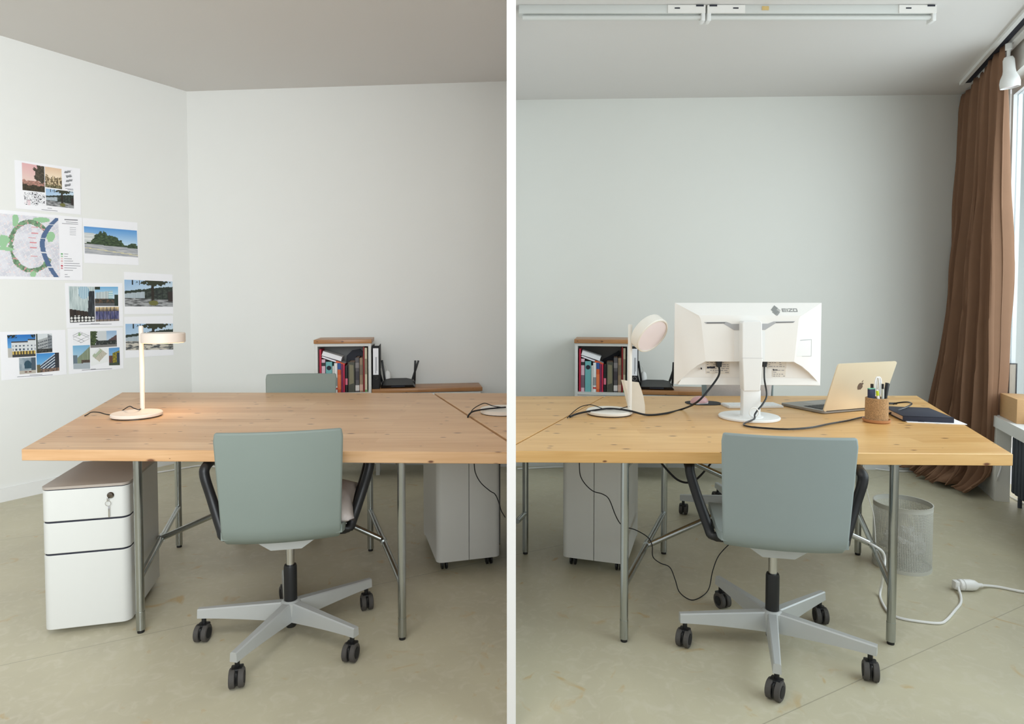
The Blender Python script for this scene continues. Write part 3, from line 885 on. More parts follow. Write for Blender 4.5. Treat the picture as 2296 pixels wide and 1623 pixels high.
def im_bridge(u, v):
    c = mixc((150,186,222), (206,222,234), u*.7+v)
    lo = .42 - .22*u
    if v > lo + .03*fbm(u*12, 1, 3): c = (44,54,46)
    if v > lo+.10: 
        c = mixc((74,84,74), (30,36,36), fbm(u*10, v*14, 6)+.5)
        if (u*9) % 1 < .18: c = (34,40,40)
        if u < .42 and v < .68: c = mixc((176,188,196), (150,162,170), fbm(u*30, 2, 4))
    if v > .68 + .06*u: c = mixc((166,168,170), (84,86,88), fbm(u*6, v*14, 8)*1.6+.35)
    if abs(u-.58) < .025 and v < .82: c = (44,38,32)
    if math.hypot((u-.62)/.34, (v-.06)/.16) + .5*fbm(u*14, v*14, 2) < .8: c = (52,56,40)
    if math.hypot((u-.6)/.10, (v-.86)/.10) < 1: c = (112,112,62)
    if u > .9 and .42 < v < .8: c = (52,44,42)
    if (abs(u-.17) < .012 or abs(u-.31) < .01) and v < .18: c = (28,32,36)
    return c
def im_sunny(u, v):
    c = im_bridge(u, v)
    if v > .66: c = mixc((206,200,188), (72,76,78), fbm(u*7+3, v*16, 18)*1.8+.35)
    return c
def im_plaza(u, v):
    c = mixc((92,152,214), (196,220,238), v*1.7)
    if u < .30 and .22 + .1*u < v < .62: c = mixc((226,228,226), (180,186,190), 1 if (v*18) % 1 < .35 else .1)
    t = .66 - .5*math.exp(-((u-.32)/.18)**2) - .28*math.exp(-((u-.6)/.16)**2) - .14*math.exp(-((u-.95)/.12)**2)
    if v > t + .10*fbm(u*14, v*8, 1) and v < .72: c = mixc((40,56,40), (84,104,70), fbm(u*20, v*20, 3)+.4)
    if v > .63 + .05*u: c = mixc((156,160,168), (196,196,196), fbm(u*5, v*30, 6)+.4)
    if v > .72 and abs(v - .78 - .15*u) < .015: c = (212,206,170)
    return c
def im_hall(u, v):
    top = .62 + .12*u
    c = mixc((204,216,216), (150,168,170), fbm(u*40, v*2, 2)+.3)
    if math.hypot((u-.58)/.22, (v-.15)/.2) < 1: c = mixc((120,160,184), (214,230,236), 1 if (u*14) % 1 < .3 else .2)
    if v > top: c = mixc((66,52,44), (34,30,30), fbm(u*26, v*2, 4)+.5)
    if u > .80 - .1*v and v > .12: c = mixc((40,44,50), (90,98,104), fbm(u*20, v*4, 3))
    if v > .80 + .1*abs(u-.3): c = (226,226,224) if (math.hypot((u*7) % 1 - .5, (v*12) % 1 - .5) < .38) else (30,30,32)
    return c
def im_white_building(u, v):
    c = mixc((120,178,220), (214,230,238), v*1.5)
    if .05 < u < .78 and v > .30 - .14*(u-.05) and v < .72: c = mixc((196,206,208), (160,174,178), 1 if (u*26) % 1 < .3 else 0)
    if .58 < u < .78 and .24 < v < .66: c = (150,196,206) if ((v*9) % 1 < .5) else (206,220,224)
    if v > .62: c = mixc((46,50,48), (110,84,66), fbm(u*12, v*9, 5)+.4)
    if v > .84: c = (98,100,104)
    if v < .14 and u < .22: c = (50,62,52)
    if u > .84 and v > .42: c = (40,54,48)
    return c
def im_stripes(u, v):
    n = fbm(u*30, v*2, 1)
    c = mixc((52,58,104), (120,118,150), n+.5)
    if v < .30: c = mixc((226,200,150), (88,78,74), v*3.2 + .3*n)
    if v > .84: c = (128,116,108)
    if (u*6.2) % 1 < .06: c = (44,40,46)
    return c
def im_apart(u, v):
    c = mixc((38,112,190), (120,180,226), v*1.4)
    if v < .16 and (u < .35 or u > .85) and fbm(u*12, v*12, 4) > -.1: c = (30,40,30)
    roof = .30 - (.08 if u > .72 else 0)
    if u > .14 and v > roof: c = (214,218,220)
    if u > .14 and roof < v < roof + .05: c = (70,66,70)
    if u > .18 and v > .40 and v < .74 and (u*7.2) % 1 < .42 and (v*6.5) % 1 < .5: c = (70,84,100)
    if v > .74: c = (196,170,92) if (u*9) % 1 > .4 else (50,44,40)
    if v > .88: c = (62,64,66)
    if u < .16 and v > .6: c = (188,186,180)
    return c
def im_grey_block(u, v):
    c = (214,220,224)
    r = .36 - .24*u if u < .72 else .02+.35*(u-.72)
    if v > r: c = (166,170,172) if u < .72 else (132,138,144)
    if v > r+.08 and ((v - .2*(.7-u))*6.2) % 1 < .42 and (u*8) % 1 < .7: c = (84,90,98)
    if v > .78: c = mixc((40,42,42), (104,104,100), fbm(u*12, v*12, 3)+.2)
    if u < .1: c = (60,70,64)
    return c
def im_arch(u, v):
    c = mixc((166,178,186), (130,146,158), fbm(u*3, v*3, 2)+.4)
    if u > .72: c = (74,90,104)
    if math.hypot((u-.52)/.22, (v-.42)/.24) < 1 or (abs(u-.52) < .2 and .42 < v < .68): c = (52,86,104) if ((u*11) % 1 > .2) else (30,40,48)
    if v > .80: c = (186,180,170)
    if .84 < v < .92 and ((.32 < u < .48) or (.56 < u < .72)): c = (96,48,44)
    return c
def im_blue_block(u, v):
    c = mixc((64,140,208), (150,200,230), v)
    e = 1.0 - 1.15*u
    if v > e*.75: 
        k = ((v - e*.72)*7.0/(1.0+.1*u)) % 1
        c = (206,214,220) if k < .38 else (44,60,84)
        if (u*11) % 1 < .12: c = (168,178,186)
    if u > .82: c = (52,54,60)
    if v > .82: c = mixc((150,120,104), (66,60,58), fbm(u*14, v*8, 6)+.4)
    if u < .16 and v > .58: c = (104,96,70)
    return c
def im_entrance(u, v):
    c = (206,210,212)
    if u < .24 + .1*fbm(v*6, 0, 3): c = mixc((40,56,34), (96,110,66), fbm(u*14, v*12, 4)+.4)
    if u > .62: c = mixc((150,180,212), (210,224,234), v)
    if u > .66 and v > .9-1.0*(u-.35): c = (92,72,74)
    if v > .60 and u > .2: c = mixc((38,42,42), (110,116,110), fbm(u*16, v*10, 6)+.2)
    if v > .86: c = (128,126,124)
    return c
def im_street(u, v):
    c = mixc((120,176,214), (206,222,230), v*1.2)
    if u > .22 and v > .55 - .62*(u-.22): c = mixc((92,104,74), (168,180,160), 1 if (u*16) % 1 < .35 else .2)
    if u > .5 and v > .62: c = mixc((96,80,70), (66,60,56), fbm(u*14, v*9, 3)+.4)
    if u < .26 and v > .4: c = (104,120,132)
    if v > .78 - .05*u: c = (170,180,188)
    return c
def im_axon(u, v):
    c = (236,238,238)
    a, b = u+v, u-v
    if .55 < a < 1.35 and -.35 < b < .55: c = (206,200,184) if (a*9) % 1 < .7 else (150,146,132)
    if .5 < a < .85 and -.3 < b < .5: c = (172,184,160)
    if .45 < a < .62 and -.05 < b < .45: c = (226,228,230)
    return c
def im_ivy(u, v):
    c = mixc((92,152,206), (190,214,232), v)
    if u > .35 and v > .30 - .2*(u-.35): c = mixc((176,152,50), (86,92,40), fbm(u*10, v*10, 3)+.5)
    if u > .72 and v > .3: c = (54,66,80)
    if u < .35 and v > .45: c = mixc((120,66,54), (70,70,72), fbm(u*12, v*9, 5)+.4)
    if v > .85: c = (60,72,60)
    return c
def im_map(u, v):
    c = mixc((226,226,234), (210,210,220), fbm(u*7, v*7, 1)*1.2+.5)
    if fbm(u*22, v*22, 2) > .32: c = (232,222,226)
    if abs(((u*3+v*5)*2.2) % 1 - .5) < .03 or abs(((u*5-v*3)*2.0) % 1 - .5) < .03: c = (236,238,240)
    d = math.hypot((u-.53)/.34, (v-.5)/.40)
    an = math.atan2(v-.5, u-.53)
    w = .10 + .06*fbm(an*2, 0, 4)
    if abs(d-1) < w and not (abs(an) < .55): 
        c = mixc((128,168,130), (92,120,96), fbm(u*18, v*18, 5)+.4)
        if fbm(u*26, v*26, 8) > .28: c = (206,158,158)
    for (gx, gy, rx, ry) in ((.06,.44,.11,.09),(.1,.56,.14,.03),(.28,.08,.05,.12),(.72,.05,.14,.04),(.86,.32,.07,.09),(.55,.96,.06,.05)):
        if math.hypot((u-gx)/rx, (v-gy)/ry) + .4*fbm(u*9, v*9, 7) < 1: c = (156,200,158)
    xr = .72 + .28*(abs(v-.45)/.45)**1.8*(1 if v < .45 else .55)
    if abs(u - xr) < .042: c = (84,108,146)
    if abs(u-xr) < .042 and abs((v*4.2) % 1-.5) < .03: c = (226,228,232)
    for k, (gx, gy) in enumerate(((.36,.17),(.6,.18),(.6,.28),(.55,.36),(.57,.44),(.57,.52),(.58,.66))):
        if abs(u-gx) < .06 and abs(v-gy) < .008: c = (216,150,156)
    return c
def im_sketch(u, v):
    c = (240,240,244)
    n = fbm(u*6, v*6, 1)
    vb = noise.noise(Vector((u*11, v*9, 4.0)))
    if math.hypot(u-.45, (v-.45)) + .25*n < .5:
        if vb > .28: c = (58,58,64)
        elif abs(vb) < .045: c = (110,110,118)
        elif vb < -.3 and u > .4: c = (196,198,202)
    if u < .3 and v > .62 and n > -.1: c = (228,206,212)
    return c
def im_blobs(u, v):
    c = (240,240,245)
    k = int(v*4); vv = v*4-k
    x = u + .12*math.sin(v*9)
    if .18 < x < .86 and .22 + .3*(x-.18)*(-1) + .15 < vv < .88 - .3*(x-.18): c = (128,130,134) if vv > .5 else (154,156,160)
    return c
def im_axonline(u, v):
    c = (240,240,244)
    a, b = u+v*1.6, u-v*1.6
    for t_ in (.45, .75, 1.5, 1.9):
        if abs(a-t_) < .03 and -1 < b < .5: c = (150,152,156)
    for t_ in (-.9, -.5, .2, .45):
        if abs(b-t_) < .03 and .45 < a < 1.9: c = (150,152,156)
    if math.hypot((u-.4)/.08, (v-.2)/.14) < 1: c = (150,176,140)
    return c
def zq(q): return [(x/3.005, 330 + y/3.005) for x, y in q]
wall_n = -nL
def onwall(x, y, off): return PL(x, y, CL + wall_n*off, wall_n)
def bil(q, u, v):
    a = (q[0][0] + (q[1][0]-q[0][0])*u, q[0][1] + (q[1][1]-q[0][1])*u)
    b = (q[3][0] + (q[2][0]-q[3][0])*u, q[3][1] + (q[2][1]-q[3][1])*u)
    return (a[0] + (b[0]-a[0])*v, a[1] + (b[1]-a[1])*v)
def picture(parent, quad, fn, nx=44, ny=34):
    q = zq(quad); vs = []; fs = []; cols = []
    for j in range(ny+1):
        for i in range(nx+1): vs.append(onwall(*bil(q, i/nx, j/ny), .0034))
    for j in range(ny):
        for i in range(nx):
            a = j*(nx+1)+i; fs.append((a, a+nx+1, a+nx+2, a+1)); cols.append(lin(fn((i+.5)/nx, (j+.5)/ny)))
    me = bpy.data.meshes.new('photo_print'); me.from_pydata(vs, [], fs); me.materials.append(M['ink'])
    at = me.color_attributes.new('ink', 'FLOAT_COLOR', 'CORNER')
    k = 0
    for p in me.polygons:
        for li in p.loop_indices: at.data[li].color = cols[p.index]
    o = bpy.data.objects.new('photo_print', me); COL.objects.link(o); o.parent = parent
    return o
def inkbar(parent, quad, m, name='text_line'):
    q = zq(quad)
    MB().add([onwall(*p, .0032) for p in q], [[0,3,2,1]]).build(name, m, parent, smooth=0)
def printout(label, quad, pics, bars=(), patches=()):
    q = zq(quad)
    fr_ = [onwall(*p, .0025) for p in q]; bk = [onwall(*p, .0008) for p in q]
    t = MB().add(fr_+bk, [[0,3,2,1],[4,5,6,7],[0,1,5,4],[1,2,6,5],[2,3,7,6],[3,0,4,7]]).build('printout', M['paper'], smooth=0)
    tag(t, label, 'printout', 'printouts on the left wall')
    for p in pics: picture(t, *p)
    for b_ in bars: inkbar(t, b_, M['inkgrey'])
    for (b_, c) in patches: inkbar(t, b_, c, 'legend_patch')
    return t
def hb(x0, x1, y, h=4, sl=.0): return [(x0,y),(x1,y+sl*(x1-x0)),(x1,y+h+sl*(x1-x0)),(x0,y+h)]
printout('topmost printout on the left wall with pink sky and grey shapes', [(97,85),(540,145),(545,455),(108,412)],
    [([(147,103),(298,130),(302,305),(152,288)], im_pinktree), ([(302,130),(414,147),(418,283),(305,268)], im_rocks),
     ([(308,278),(495,300),(498,413),(312,392)], im_bridge), ([(160,300),(304,308),(305,398),(164,388)], im_sketch),
     ([(430,150),(490,150),(492,268),(432,270)], im_blobs, 24, 34)], [hb(280,388,418,3,.1), hb(320,350,408,3,.1), hb(440,494,276,3,.1), hb(455,494,284,3,.1)])
printout('large map printout with green ring and blue river', [(-14,419),(553,475),(557,898),(-14,889)],
    [([(-8,445),(392,478),(405,876),(0,868)], im_map, 96, 96)],
    [hb(434,524,484,6,.05), hb(444,524,502,3,.05), hb(418,526,512,3,.05)] + [hb(470,512,540+k*12,2,.05) for k in range(5)] + [hb(432,432+w,718+k*15.5,3,.03) for k, w in enumerate((28,24,52,60,104,110,84,60))] + [hb(436,455,856,3), hb(436,470,872,3)],
    [([(410,714+k*16),(424,715+k*16),(424,724+k*16),(410,723+k*16)], c) for k, c in enumerate((cm('legend green', (104,168,110)), cm('legend pale green', (170,208,168)), cm('legend pale pink', (232,206,206)), cm('legend pink', (222,176,178)), cm('legend blush', (238,220,220)), cm('legend red', (190,36,66)), cm('legend rose', (206,140,150))))])
printout('printout with one photo of round trees and a street under blue sky', [(557,476),(925,508),(935,795),(568,780)], [([(565,532),(922,562),(930,742),(572,715)], im_plaza, 72, 44)])
printout('printout with one photo of a shaded bridge, above the lamp head', [(835,840),(1162,858),(1168,1122),(838,1125)], [([(838,892),(1162,905),(1165,1075),(842,1072)], im_bridge, 72, 44)])
printout('printout with one photo of a sunlit bridge, partly behind the lamp head', [(837,1143),(1165,1135),(1170,1400),(843,1420)], [([(845,1190),(1165,1188),(1168,1362),(848,1368)], im_sunny, 72, 44)])
printout('printout with a paved arcade, a white building and blue stripes', [(437,915),(825,915),(832,1205),(450,1218)],
    [([(463,937),(635,940),(640,1175),(472,1183)], im_hall, 44, 56), ([(638,940),(795,940),(797,1070),(640,1070)], im_white_building), ([(643,1078),(800,1075),(803,1170),(645,1175)], im_stripes)], [hb(534,752,1194,3,-.02), hb(612,672,1188,3,-.02)])
printout('printout with five small pictures and a line drawing of a building', [(455,1222),(828,1215),(833,1490),(465,1530)],
    [([(490,1245),(602,1245),(602,1325),(494,1328)], im_axonline), ([(608,1240),(785,1235),(788,1342),(610,1352)], im_entrance), ([(490,1337),(605,1332),(607,1493),(495,1495)], im_street),
     ([(610,1358),(728,1352),(728,1445),(612,1475)], im_axon), ([(733,1353),(805,1348),(808,1468),(735,1470)], im_ivy)], [hb(552,755,1500,3,-.05), hb(612,645,1494,3,-.05)])
printout('lowest printout at the picture edge with four pictures of apartment houses', [(0,1245),(440,1230),(450,1530),(10,1572)],
    [([(48,1265),(238,1260),(240,1408),(55,1418)], im_apart), ([(242,1258),(350,1255),(353,1380),(245,1388)], im_grey_block), ([(128,1420),(240,1415),(243,1522),(132,1530)], im_arch), ([(245,1390),(397,1383),(400,1505),(250,1520)], im_blue_block)],
    [hb(116,355,1546,3,-.06), hb(200,285,1534,3,-.06)])

# ================================================================== shelf units, sideboards, books
def shelf_group(side, front_px, yaw, Yf, wtop):
    room = 'left of the divider' if side == 'left' else 'right of the divider'
    c = PY(front_px, 880, Yf); c.z = 0
    W, D, z0, z1 = .40, .32, .645, 1.005
    t = thing('shelf_unit', 'white open shelf cube on a tall carcass with wooden top, ' + room, 'shelf', c, yaw, 'white shelf units')
    # local: front at y=0, depth to +y, x centred
    b = .021
    MB().bx(-W/2, -W/2+b, 0, D, .2, z1, .001).build('side_panel', M['cab'], t)
    MB().bx(W/2-b, W/2, 0, D, .2, z1, .001).build('side_panel', M['cab'], t)
    MB().bx(-W/2+b, W/2-b, 0, D, z1-b, z1).build('top_board', M['cab'], t)
    MB().bx(-W/2+b, W/2-b, 0, D, z0-b, z0).build('shelf_board', M['cab'], t)
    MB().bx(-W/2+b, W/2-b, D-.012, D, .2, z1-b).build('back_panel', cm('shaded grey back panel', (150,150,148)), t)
    MB().bx(-W/2+b, W/2-b, .0, .018, .2, z0-b-.003).build('lower_door', M['cab'], t)
    MB().bx(-W/2+b, W/2-b, .018, D-.012, .2, .221).build('bottom_board', M['cab'], t)
    for xx in (-W/2+.03, W/2-.03):
        for yy in (.14, D-.03): MB().bx(xx-.014, xx+.014, yy-.014, yy+.014, 0, .2).build('leg', M['cab'], t)
    MB().bx(-W/2-.004, W/2+.004, -.012, D, z1, z1+.028, .002).build('wood_top', M['pine_edge'], t)
    Mw = Matrix.Translation(c) @ Matrix.Rotation(yaw, 4, 'Z')
    K = 1/1204.0
    def lx(zu): return (zu - 828)*K                         # zoom units -> local x
    def lz(zu): return z0 + (572 - zu)*K
    lab = lambda s: s + ', shelf ' + room
    def book(x0, x1, top, rgb, text, dep=.20, y0=.025, tilt=0, spine=None, name='book', extra=None):
        w = max(.006, (x1-x0)*K - .0008); h = lz(top) - z0
        o = thing(name, lab(text), 'book' if name == 'book' else 'binder', Mw @ Vector((lx((x0+x1)/2), y0, z0)), yaw, 'books and binders, shelf ' + room)
        o.rotation_euler = (0, tilt, yaw)
        cov = MB()
        cov.bx(-w/2, -w/2+.0015, 0, dep, .0, h); cov.bx(w/2-.0015, w/2, 0, dep, .0, h); cov.bx(-w/2, w/2, 0, .002, 0, h)
        cov.build('cover', cm(text + ' cover', rgb), o, smooth=0)
        MB().bx(-w/2+.0015, w/2-.0015, .002, dep-.004, .002, h-.004).build('page_block', M['pages'], o, smooth=0)
        for (a0, a1, rgb2) in (spine or []):
            MB().bx(-w/2, w/2, -.0006, .0002, h*a0, h*a1).build('spine_band', cm('band %d %d %d' % rgb2, rgb2), o, smooth=0)
        return o, w, h
    book(622, 640, 190, (196,30,66), 'tall crimson paperback at the left end', .16)
    book(641, 673, 278, (222,186,200), 'pale pink spine', .20, spine=[(.12,.5,(120,96,110)), (.80,.90,(40,36,40))])
    o, w, h = book(676, 731, 300, (112,178,180), 'teal ring binder', .21, name='ring_binder')
    MB().lathe([(.0165,-.001),(.0165,.0006)], 24, M=Matrix.Translation((0, -.0002, h*.80)) @ Matrix.Rotation(R(90),4,'X')).build('finger_hole', M['dark'], o)
    book(732.5, 746, 338, (236,234,230), 'slim white booklet beside the teal binder', .17)
    book(747, 775, 312, (232,233,232), 'white paperback with a red dot', .17, spine=[(.10,.16,(196,60,60)), (.22,.50,(150,152,156))])
    book(776, 805, 312, (214,92,44), 'orange and blue paperback', .18, spine=[(.78,1.0,(44,84,150)), (.10,.60,(230,120,70))])
    book(806, 822, 320, (132,44,88), 'plum paperback', .17)
    book(823, 838, 325, (206,40,78), 'raspberry red paperback', .17)
    book(842, 862, 336, (26,26,30), 'black paperback with a pink band', .17, spine=[(.28,.52,(222,116,140))])
    o, w, h = book(866, 924, 306, (72,72,62), 'thick dark olive book with a drawing', .2)
    MB().add([(-w*.35,-.0004,h*.25),(w*.35,-.0004,h*.3),(w*.3,-.0004,h*.9),(-w*.3,-.0004,h*.92)], [[0,1,2,3]]).build('spine_drawing', cm('olive drawing', (128,122,96)), o, smooth=0)
    book(928, 962, 266, (88,84,86), 'mottled grey thick book', .19, spine=[(.04,.2,(214,208,204)), (.35,.6,(60,54,60)), (.7,.85,(130,124,124))])
    book(965, 994, 270, (150,126,100), 'tan thick book', .19, spine=[(.04,.22,(206,168,150)), (.5,.8,(120,104,84))])
    book(996, 1009, 172, (150,34,34), 'tall dark red book', .2)
    book(1010, 1031, 180, (212,202,174), 'tall cream spine at the right end', .2, spine=[(.0,.05,(110,150,90)), (.4,.75,(150,140,116))])
    # books lying across the top
    def lying(x, z, w, th, tilt, rgb, text, mb, y0=.03, stripe=None):
        o = thing('book', lab(text), 'book', Mw @ Vector((lx(x), y0, lz(z))), yaw, 'books and binders, shelf ' + room)
        o.rotation_euler = (0, tilt, yaw)
        MB().bx(0, w, 0, .13, 0, .0018).build('cover', cm(text, rgb), o, smooth=0)
        MB().bx(0, w, 0, .13, th-.0018, th).build('cover', cm(text, rgb), o, smooth=0)
        MB().bx(.002, w-.002, .002, .128, .0018, th-.0018).build('page_block', mb, o, smooth=0)
        if stripe: MB().bx(w*.62, w+.001, -.0008, .02, -.0006, th+.0006).build('spine_band', cm('orange stripe', stripe), o, smooth=0)
    lying(640, 262, .172, .011, R(20), (232,226,236), 'white paperback with orange end lying tilted', M['paper'], stripe=(226,98,48))
    lying(640, 243, .145, .033, R(18), (236,236,236), 'thick white book lying tilted on top', M['paper'])
    # dark sleeve at the back of the compartment
    sl_ = MB().prism([(-.02,.02),(.125,.02),(.125,.27),(.10,.30),(.04,.29),(-.0,.25)] if side == 'left' else [(-.05,.02),(.125,.02),(.125,.29),(.06,.25),(.0,.22)], .25, .275, 'y').build('fabric_sleeve', cm('navy sleeve', (24,28,44)))
    sl_.location = Mw @ Vector((0, 0, z0)); sl_.rotation_euler = (0, 0, yaw)
    tag(sl_, 'dark navy sleeve standing at the back of the shelf ' + room, 'sleeve')
    # low sideboard next to it
    x0 = W/2 + .006
    s = thing('sideboard', 'low white sideboard with wooden top, ' + room, 'sideboard', Mw @ Vector((x0, 0, 0)), yaw, 'white sideboards')
    zs = .668; Ls = wtop
    Ds = .25
    MB().bx(0, Ls, 0, Ds, .2, zs-.028, .001).build('carcass', M['cab'], s)
    for k in range(2):
        MB().bx(.008+k*Ls/2, Ls/2-.004+k*Ls/2, -.016, -.0005, .206, zs-.034, .001).build('door', M['cab'], s)
    for xx in (.03, Ls-.03):
        for yy in (.12, Ds-.03): MB().bx(xx-.014, xx+.014, yy-.014, yy+.014, 0, .2).build('leg', M['cab'], s)
    MB().bx(-.002, Ls+.01, -.02, Ds, zs-.028, zs, .002).build('wood_top', M['pine_edge'], s)
    # lever arch file
    Ms = Mw @ Matrix.Translation((x0, 0, zs))
    fo = thing('lever_arch_file', 'black lever arch file with white spine label, ' + room, 'binder', Ms @ Vector((.002, 0, 0)), yaw, 'lever arch files')
    fw, fh, fd = .050, .318, .24
    MB().bx(0, .003, 0, fd, 0, fh).build('cover', M['matblack'], fo, smooth=0)
    MB().bx(fw-.003, fw, 0, fd, 0, fh).build('cover', M['matblack'], fo, smooth=0)
    sp_ = MB().bx(0, fw, 0, .003, 0, fh).build('spine', M['matblack'], fo, smooth=0)
    MB().bx(.006, fw-.006, .01, fd-.02, .004, fh-.02).build('paper_stack', M['paper'], fo, smooth=0)
    MB().bx(.005, fw-.006, -.0012, 0, .105, .300).build('spine_label', M['paper'], sp_, smooth=0)
    MB().bx(.022, .026, -.0016, -.001, .115, .235).build('label_print', M['inkgrey'], sp_, smooth=0)
    MB().bx(.030, .033, -.0016, -.001, .135, .235).build('label_print', M['inkgrey'], sp_, smooth=0)
    MB().tube([(fw/2+.013*math.cos(q), -.001, .083+.013*math.sin(q)) for q in [2*math.pi*i/20 for i in range(20)]], .0015, 6, True).build('finger_ring', M['chrome'], sp_)
    # router with antennas
    ro = thing('wifi_router', 'black angular router with upright antennas on the sideboard ' + room, 'router', Ms @ Vector((.185, .11, .004)), yaw, 'routers')
    body = MB()
    body.add([(-.125,-.08,0),(.125,-.08,0),(.13,.08,0),(-.13,.08,0),(-.11,-.09,.018),(.11,-.09,.018),(.105,.05,.045),(.06,.07,.052),(-.06,.07,.052),(-.105,.05,.045)],
        [[0,3,2,1],[0,1,5,4],[4,5,6,9],[9,6,7,8],[1,2,6,5],[0,4,9,3],[3,9,8],[2,7,6],[3,8,7,2]])
    body.build('body', M['black'], ro, smooth=20)
    MB().bx(-.05, .05, -.093, -.088, .006, .014).build('status_strip', M['dark'], ro)
    for (x, y, a, b_) in ((-.118, .03, -14, 8), (-.10, .075, -8, -4), (.10, .075, 18, -4), (.122, .03, 2, 6)):
        Ma = Matrix.Translation((x, y, .022)) @ Matrix.Rotation(R(a), 4, 'Y') @ Matrix.Rotation(R(b_), 4, 'X')
        an = MB().box((0,0,.088), (.016,.007,.165), .003, Ma); an.box((0,0,.0), (.014,.014,.03), .003, Ma)
        an.build('antenna', M['black'], ro)
    for xx in (-.09,.09):
        for yy in (-.05,.05): MB().lathe([(.008,-.004),(.008,.001)], 10, (xx,yy,0)).build('foot', M['black'], ro)
    # white power adapter and thin leads behind the router
    ad = thing('power_adapter', 'white rounded adapter with a looped lead behind the router, ' + room, 'adapter', Ms @ Vector((.10, .21, 0)), yaw, 'white adapters')
    MB().lathe([(.022,0),(.026,.01),(.026,.075),(.02,.10),(.008,.112)], 20).build('body', M['plastic'], ad)
    MB().tube(spline([(0,0,.11),(-.01,-.01,.15),(-.035,-.01,.155),(-.05,-.01,.11),(-.05,-.01,.03),(-.05,-.012,.004)], 6), .002, 6).build('lead', M['plastic_w'], ad)
    return t, Mw, x0, zs
shelf_group('left', 770, R(9), 4.53, .80)
shelf_group('right', 1350, R(-9), 4.55, .92)

# ================================================================== monitor
mb_ = P(1676, 937, TZ)
mo = thing('monitor', 'white computer monitor seen from behind on the right desk', 'monitor', (mb_.x, mb_.y, TZ), R(-5))
S = 452.0
OX, OY = 1480.0, 650.0
def mx_(zx): return ((OX + zx/5.07) - 1673)/S
def mz_(zy): return HC - TZ - ((OY + zy/5.07) - 679)/S
yb_ = .045                                                    # plane of the rear edge of the slim frame
def dep(d): return yb_ - d
# slim panel frame with screen on the far side
xl, xr_, zt, zb = mx_(190), mx_(1793), mz_(146), mz_(1072)
MB().bx(xl, xr_, yb_, yb_+.016, zb, zt, .002).build('panel_frame', M['plastic'], mo)
MB().bx(xl+.008, xr_-.008, yb_+.0162, yb_+.0172, zb+.014, zt-.008).build('screen', M['black'], mo)
O = {'tl': (xl, dep(0), zt), 'tr': (xr_, dep(0), zt), 'br': (xr_, dep(0), zb), 'bl': (xl, dep(0), zb)}
D_ = .052
def q3(zx, zy, d): return (mx_(zx), dep(d), mz_(zy))
lt = [q3(430,286,D_*.98), q3(446,312,D_), q3(458,345,D_)]
ptl, pbl, pbr = q3(458,345,D_), q3(512,800,D_), q3(1465,797,D_)
rt = [q3(1540,286,D_*.98), q3(1522,300,D_), q3(1508,335,D_)]
b = MB()
b.add([O['tl'], O['tr'], rt[0], rt[1], rt[2], pbr, pbl, lt[2], lt[1], lt[0]], [[0,1,2,9],[9,2,3,8],[8,3,4,7],[7,4,5,6]])
Lc = [q3(512,800,D_), q3(430,845,.043), q3(360,905,.034), q3(295,975,.020), q3(245,1035,.008), O['bl']]
Rc = [q3(1465,797,D_), q3(1560,850,.043), q3(1640,915,.034), q3(1715,985,.020), q3(1765,1040,.008), O['br']]
vs = [O['tl']] + lt + Lc
b.add(vs, [[0,i,i+1] for i in range(1, len(vs)-1)])
vs = [O['tr']] + rt + Rc
b.add(vs, [[0,i,i+1] for i in range(1, len(vs)-1)])
# recess under the bulge
rec = lambda p: (p[0], dep(.004), p[2])
Lr = [rec(p) for p in Lc]; Rr = [rec(p) for p in Rc]
n = len(Lc)
b.add(Lc + Lr, [[i, i+1, n+i+1, n+i] for i in range(n-1)])
b.add(Rc + Rr, [[i, i+1, n+i+1, n+i] for i in range(n-1)])
b.add(Lr + Rr, [[i, i+1, n+i+1, n+i] for i in range(n-1)])
b.add([Lc[0], Rc[0], Rr[0], Lr[0]], [[0,1,2,3]])
b.build('rear_shell', M['plastic_w'], mo, smooth=18)
MB().add([q3(275,995,.0055), q3(1725,990,.0055), q3(1780,1062,.018), q3(225,1074,.018)], [[0,1,2,3]]).build('bottom_strip', M['plastic_w'], mo, smooth=0)
# v shaped vent groove
def slab(poly, d0, d1): 
    return MB().prism([(mx_(x), mz_(y)) for x, y in poly], dep(d0), dep(d1), 'y')
slab([(490,360),(735,357),(790,380),(1180,376),(1240,352),(1470,349),(1450,366),(1262,371),(1150,446),(815,450),(700,378),(510,380)], D_-.002, D_+.0012).build('vent_groove', M['shade'], mo, smooth=0)
slab([(515,364),(725,362),(712,374),(520,377)], D_, D_+.0018).build('vent_slot', cm('dark vent', (112,112,112)), mo, smooth=0)
slab([(1262,358),(1462,354),(1445,363),(1265,367)], D_, D_+.0018).build('vent_slot', cm('dark vent', (112,112,112)), mo, smooth=0)
slab([(818,460),(1150,458),(1150,795),(822,797)], D_-.002, D_+.0014).build('mount_plate', M['plastic'], mo, smooth=0)
# small hatch on the right slope
MB().add([q3(1492,560,.047), q3(1668,550,.030), q3(1668,738,.030), q3(1478,742,.048)], [[0,1,2,3]]).build('cable_hatch', M['shade'], mo, smooth=0)
MB().add([q3(1496,566,.0482), q3(1662,556,.0312), q3(1662,734,.0312), q3(1484,737,.0492)], [[0,1,2,3]]).build('cable_hatch', M['plastic'], mo, smooth=0)
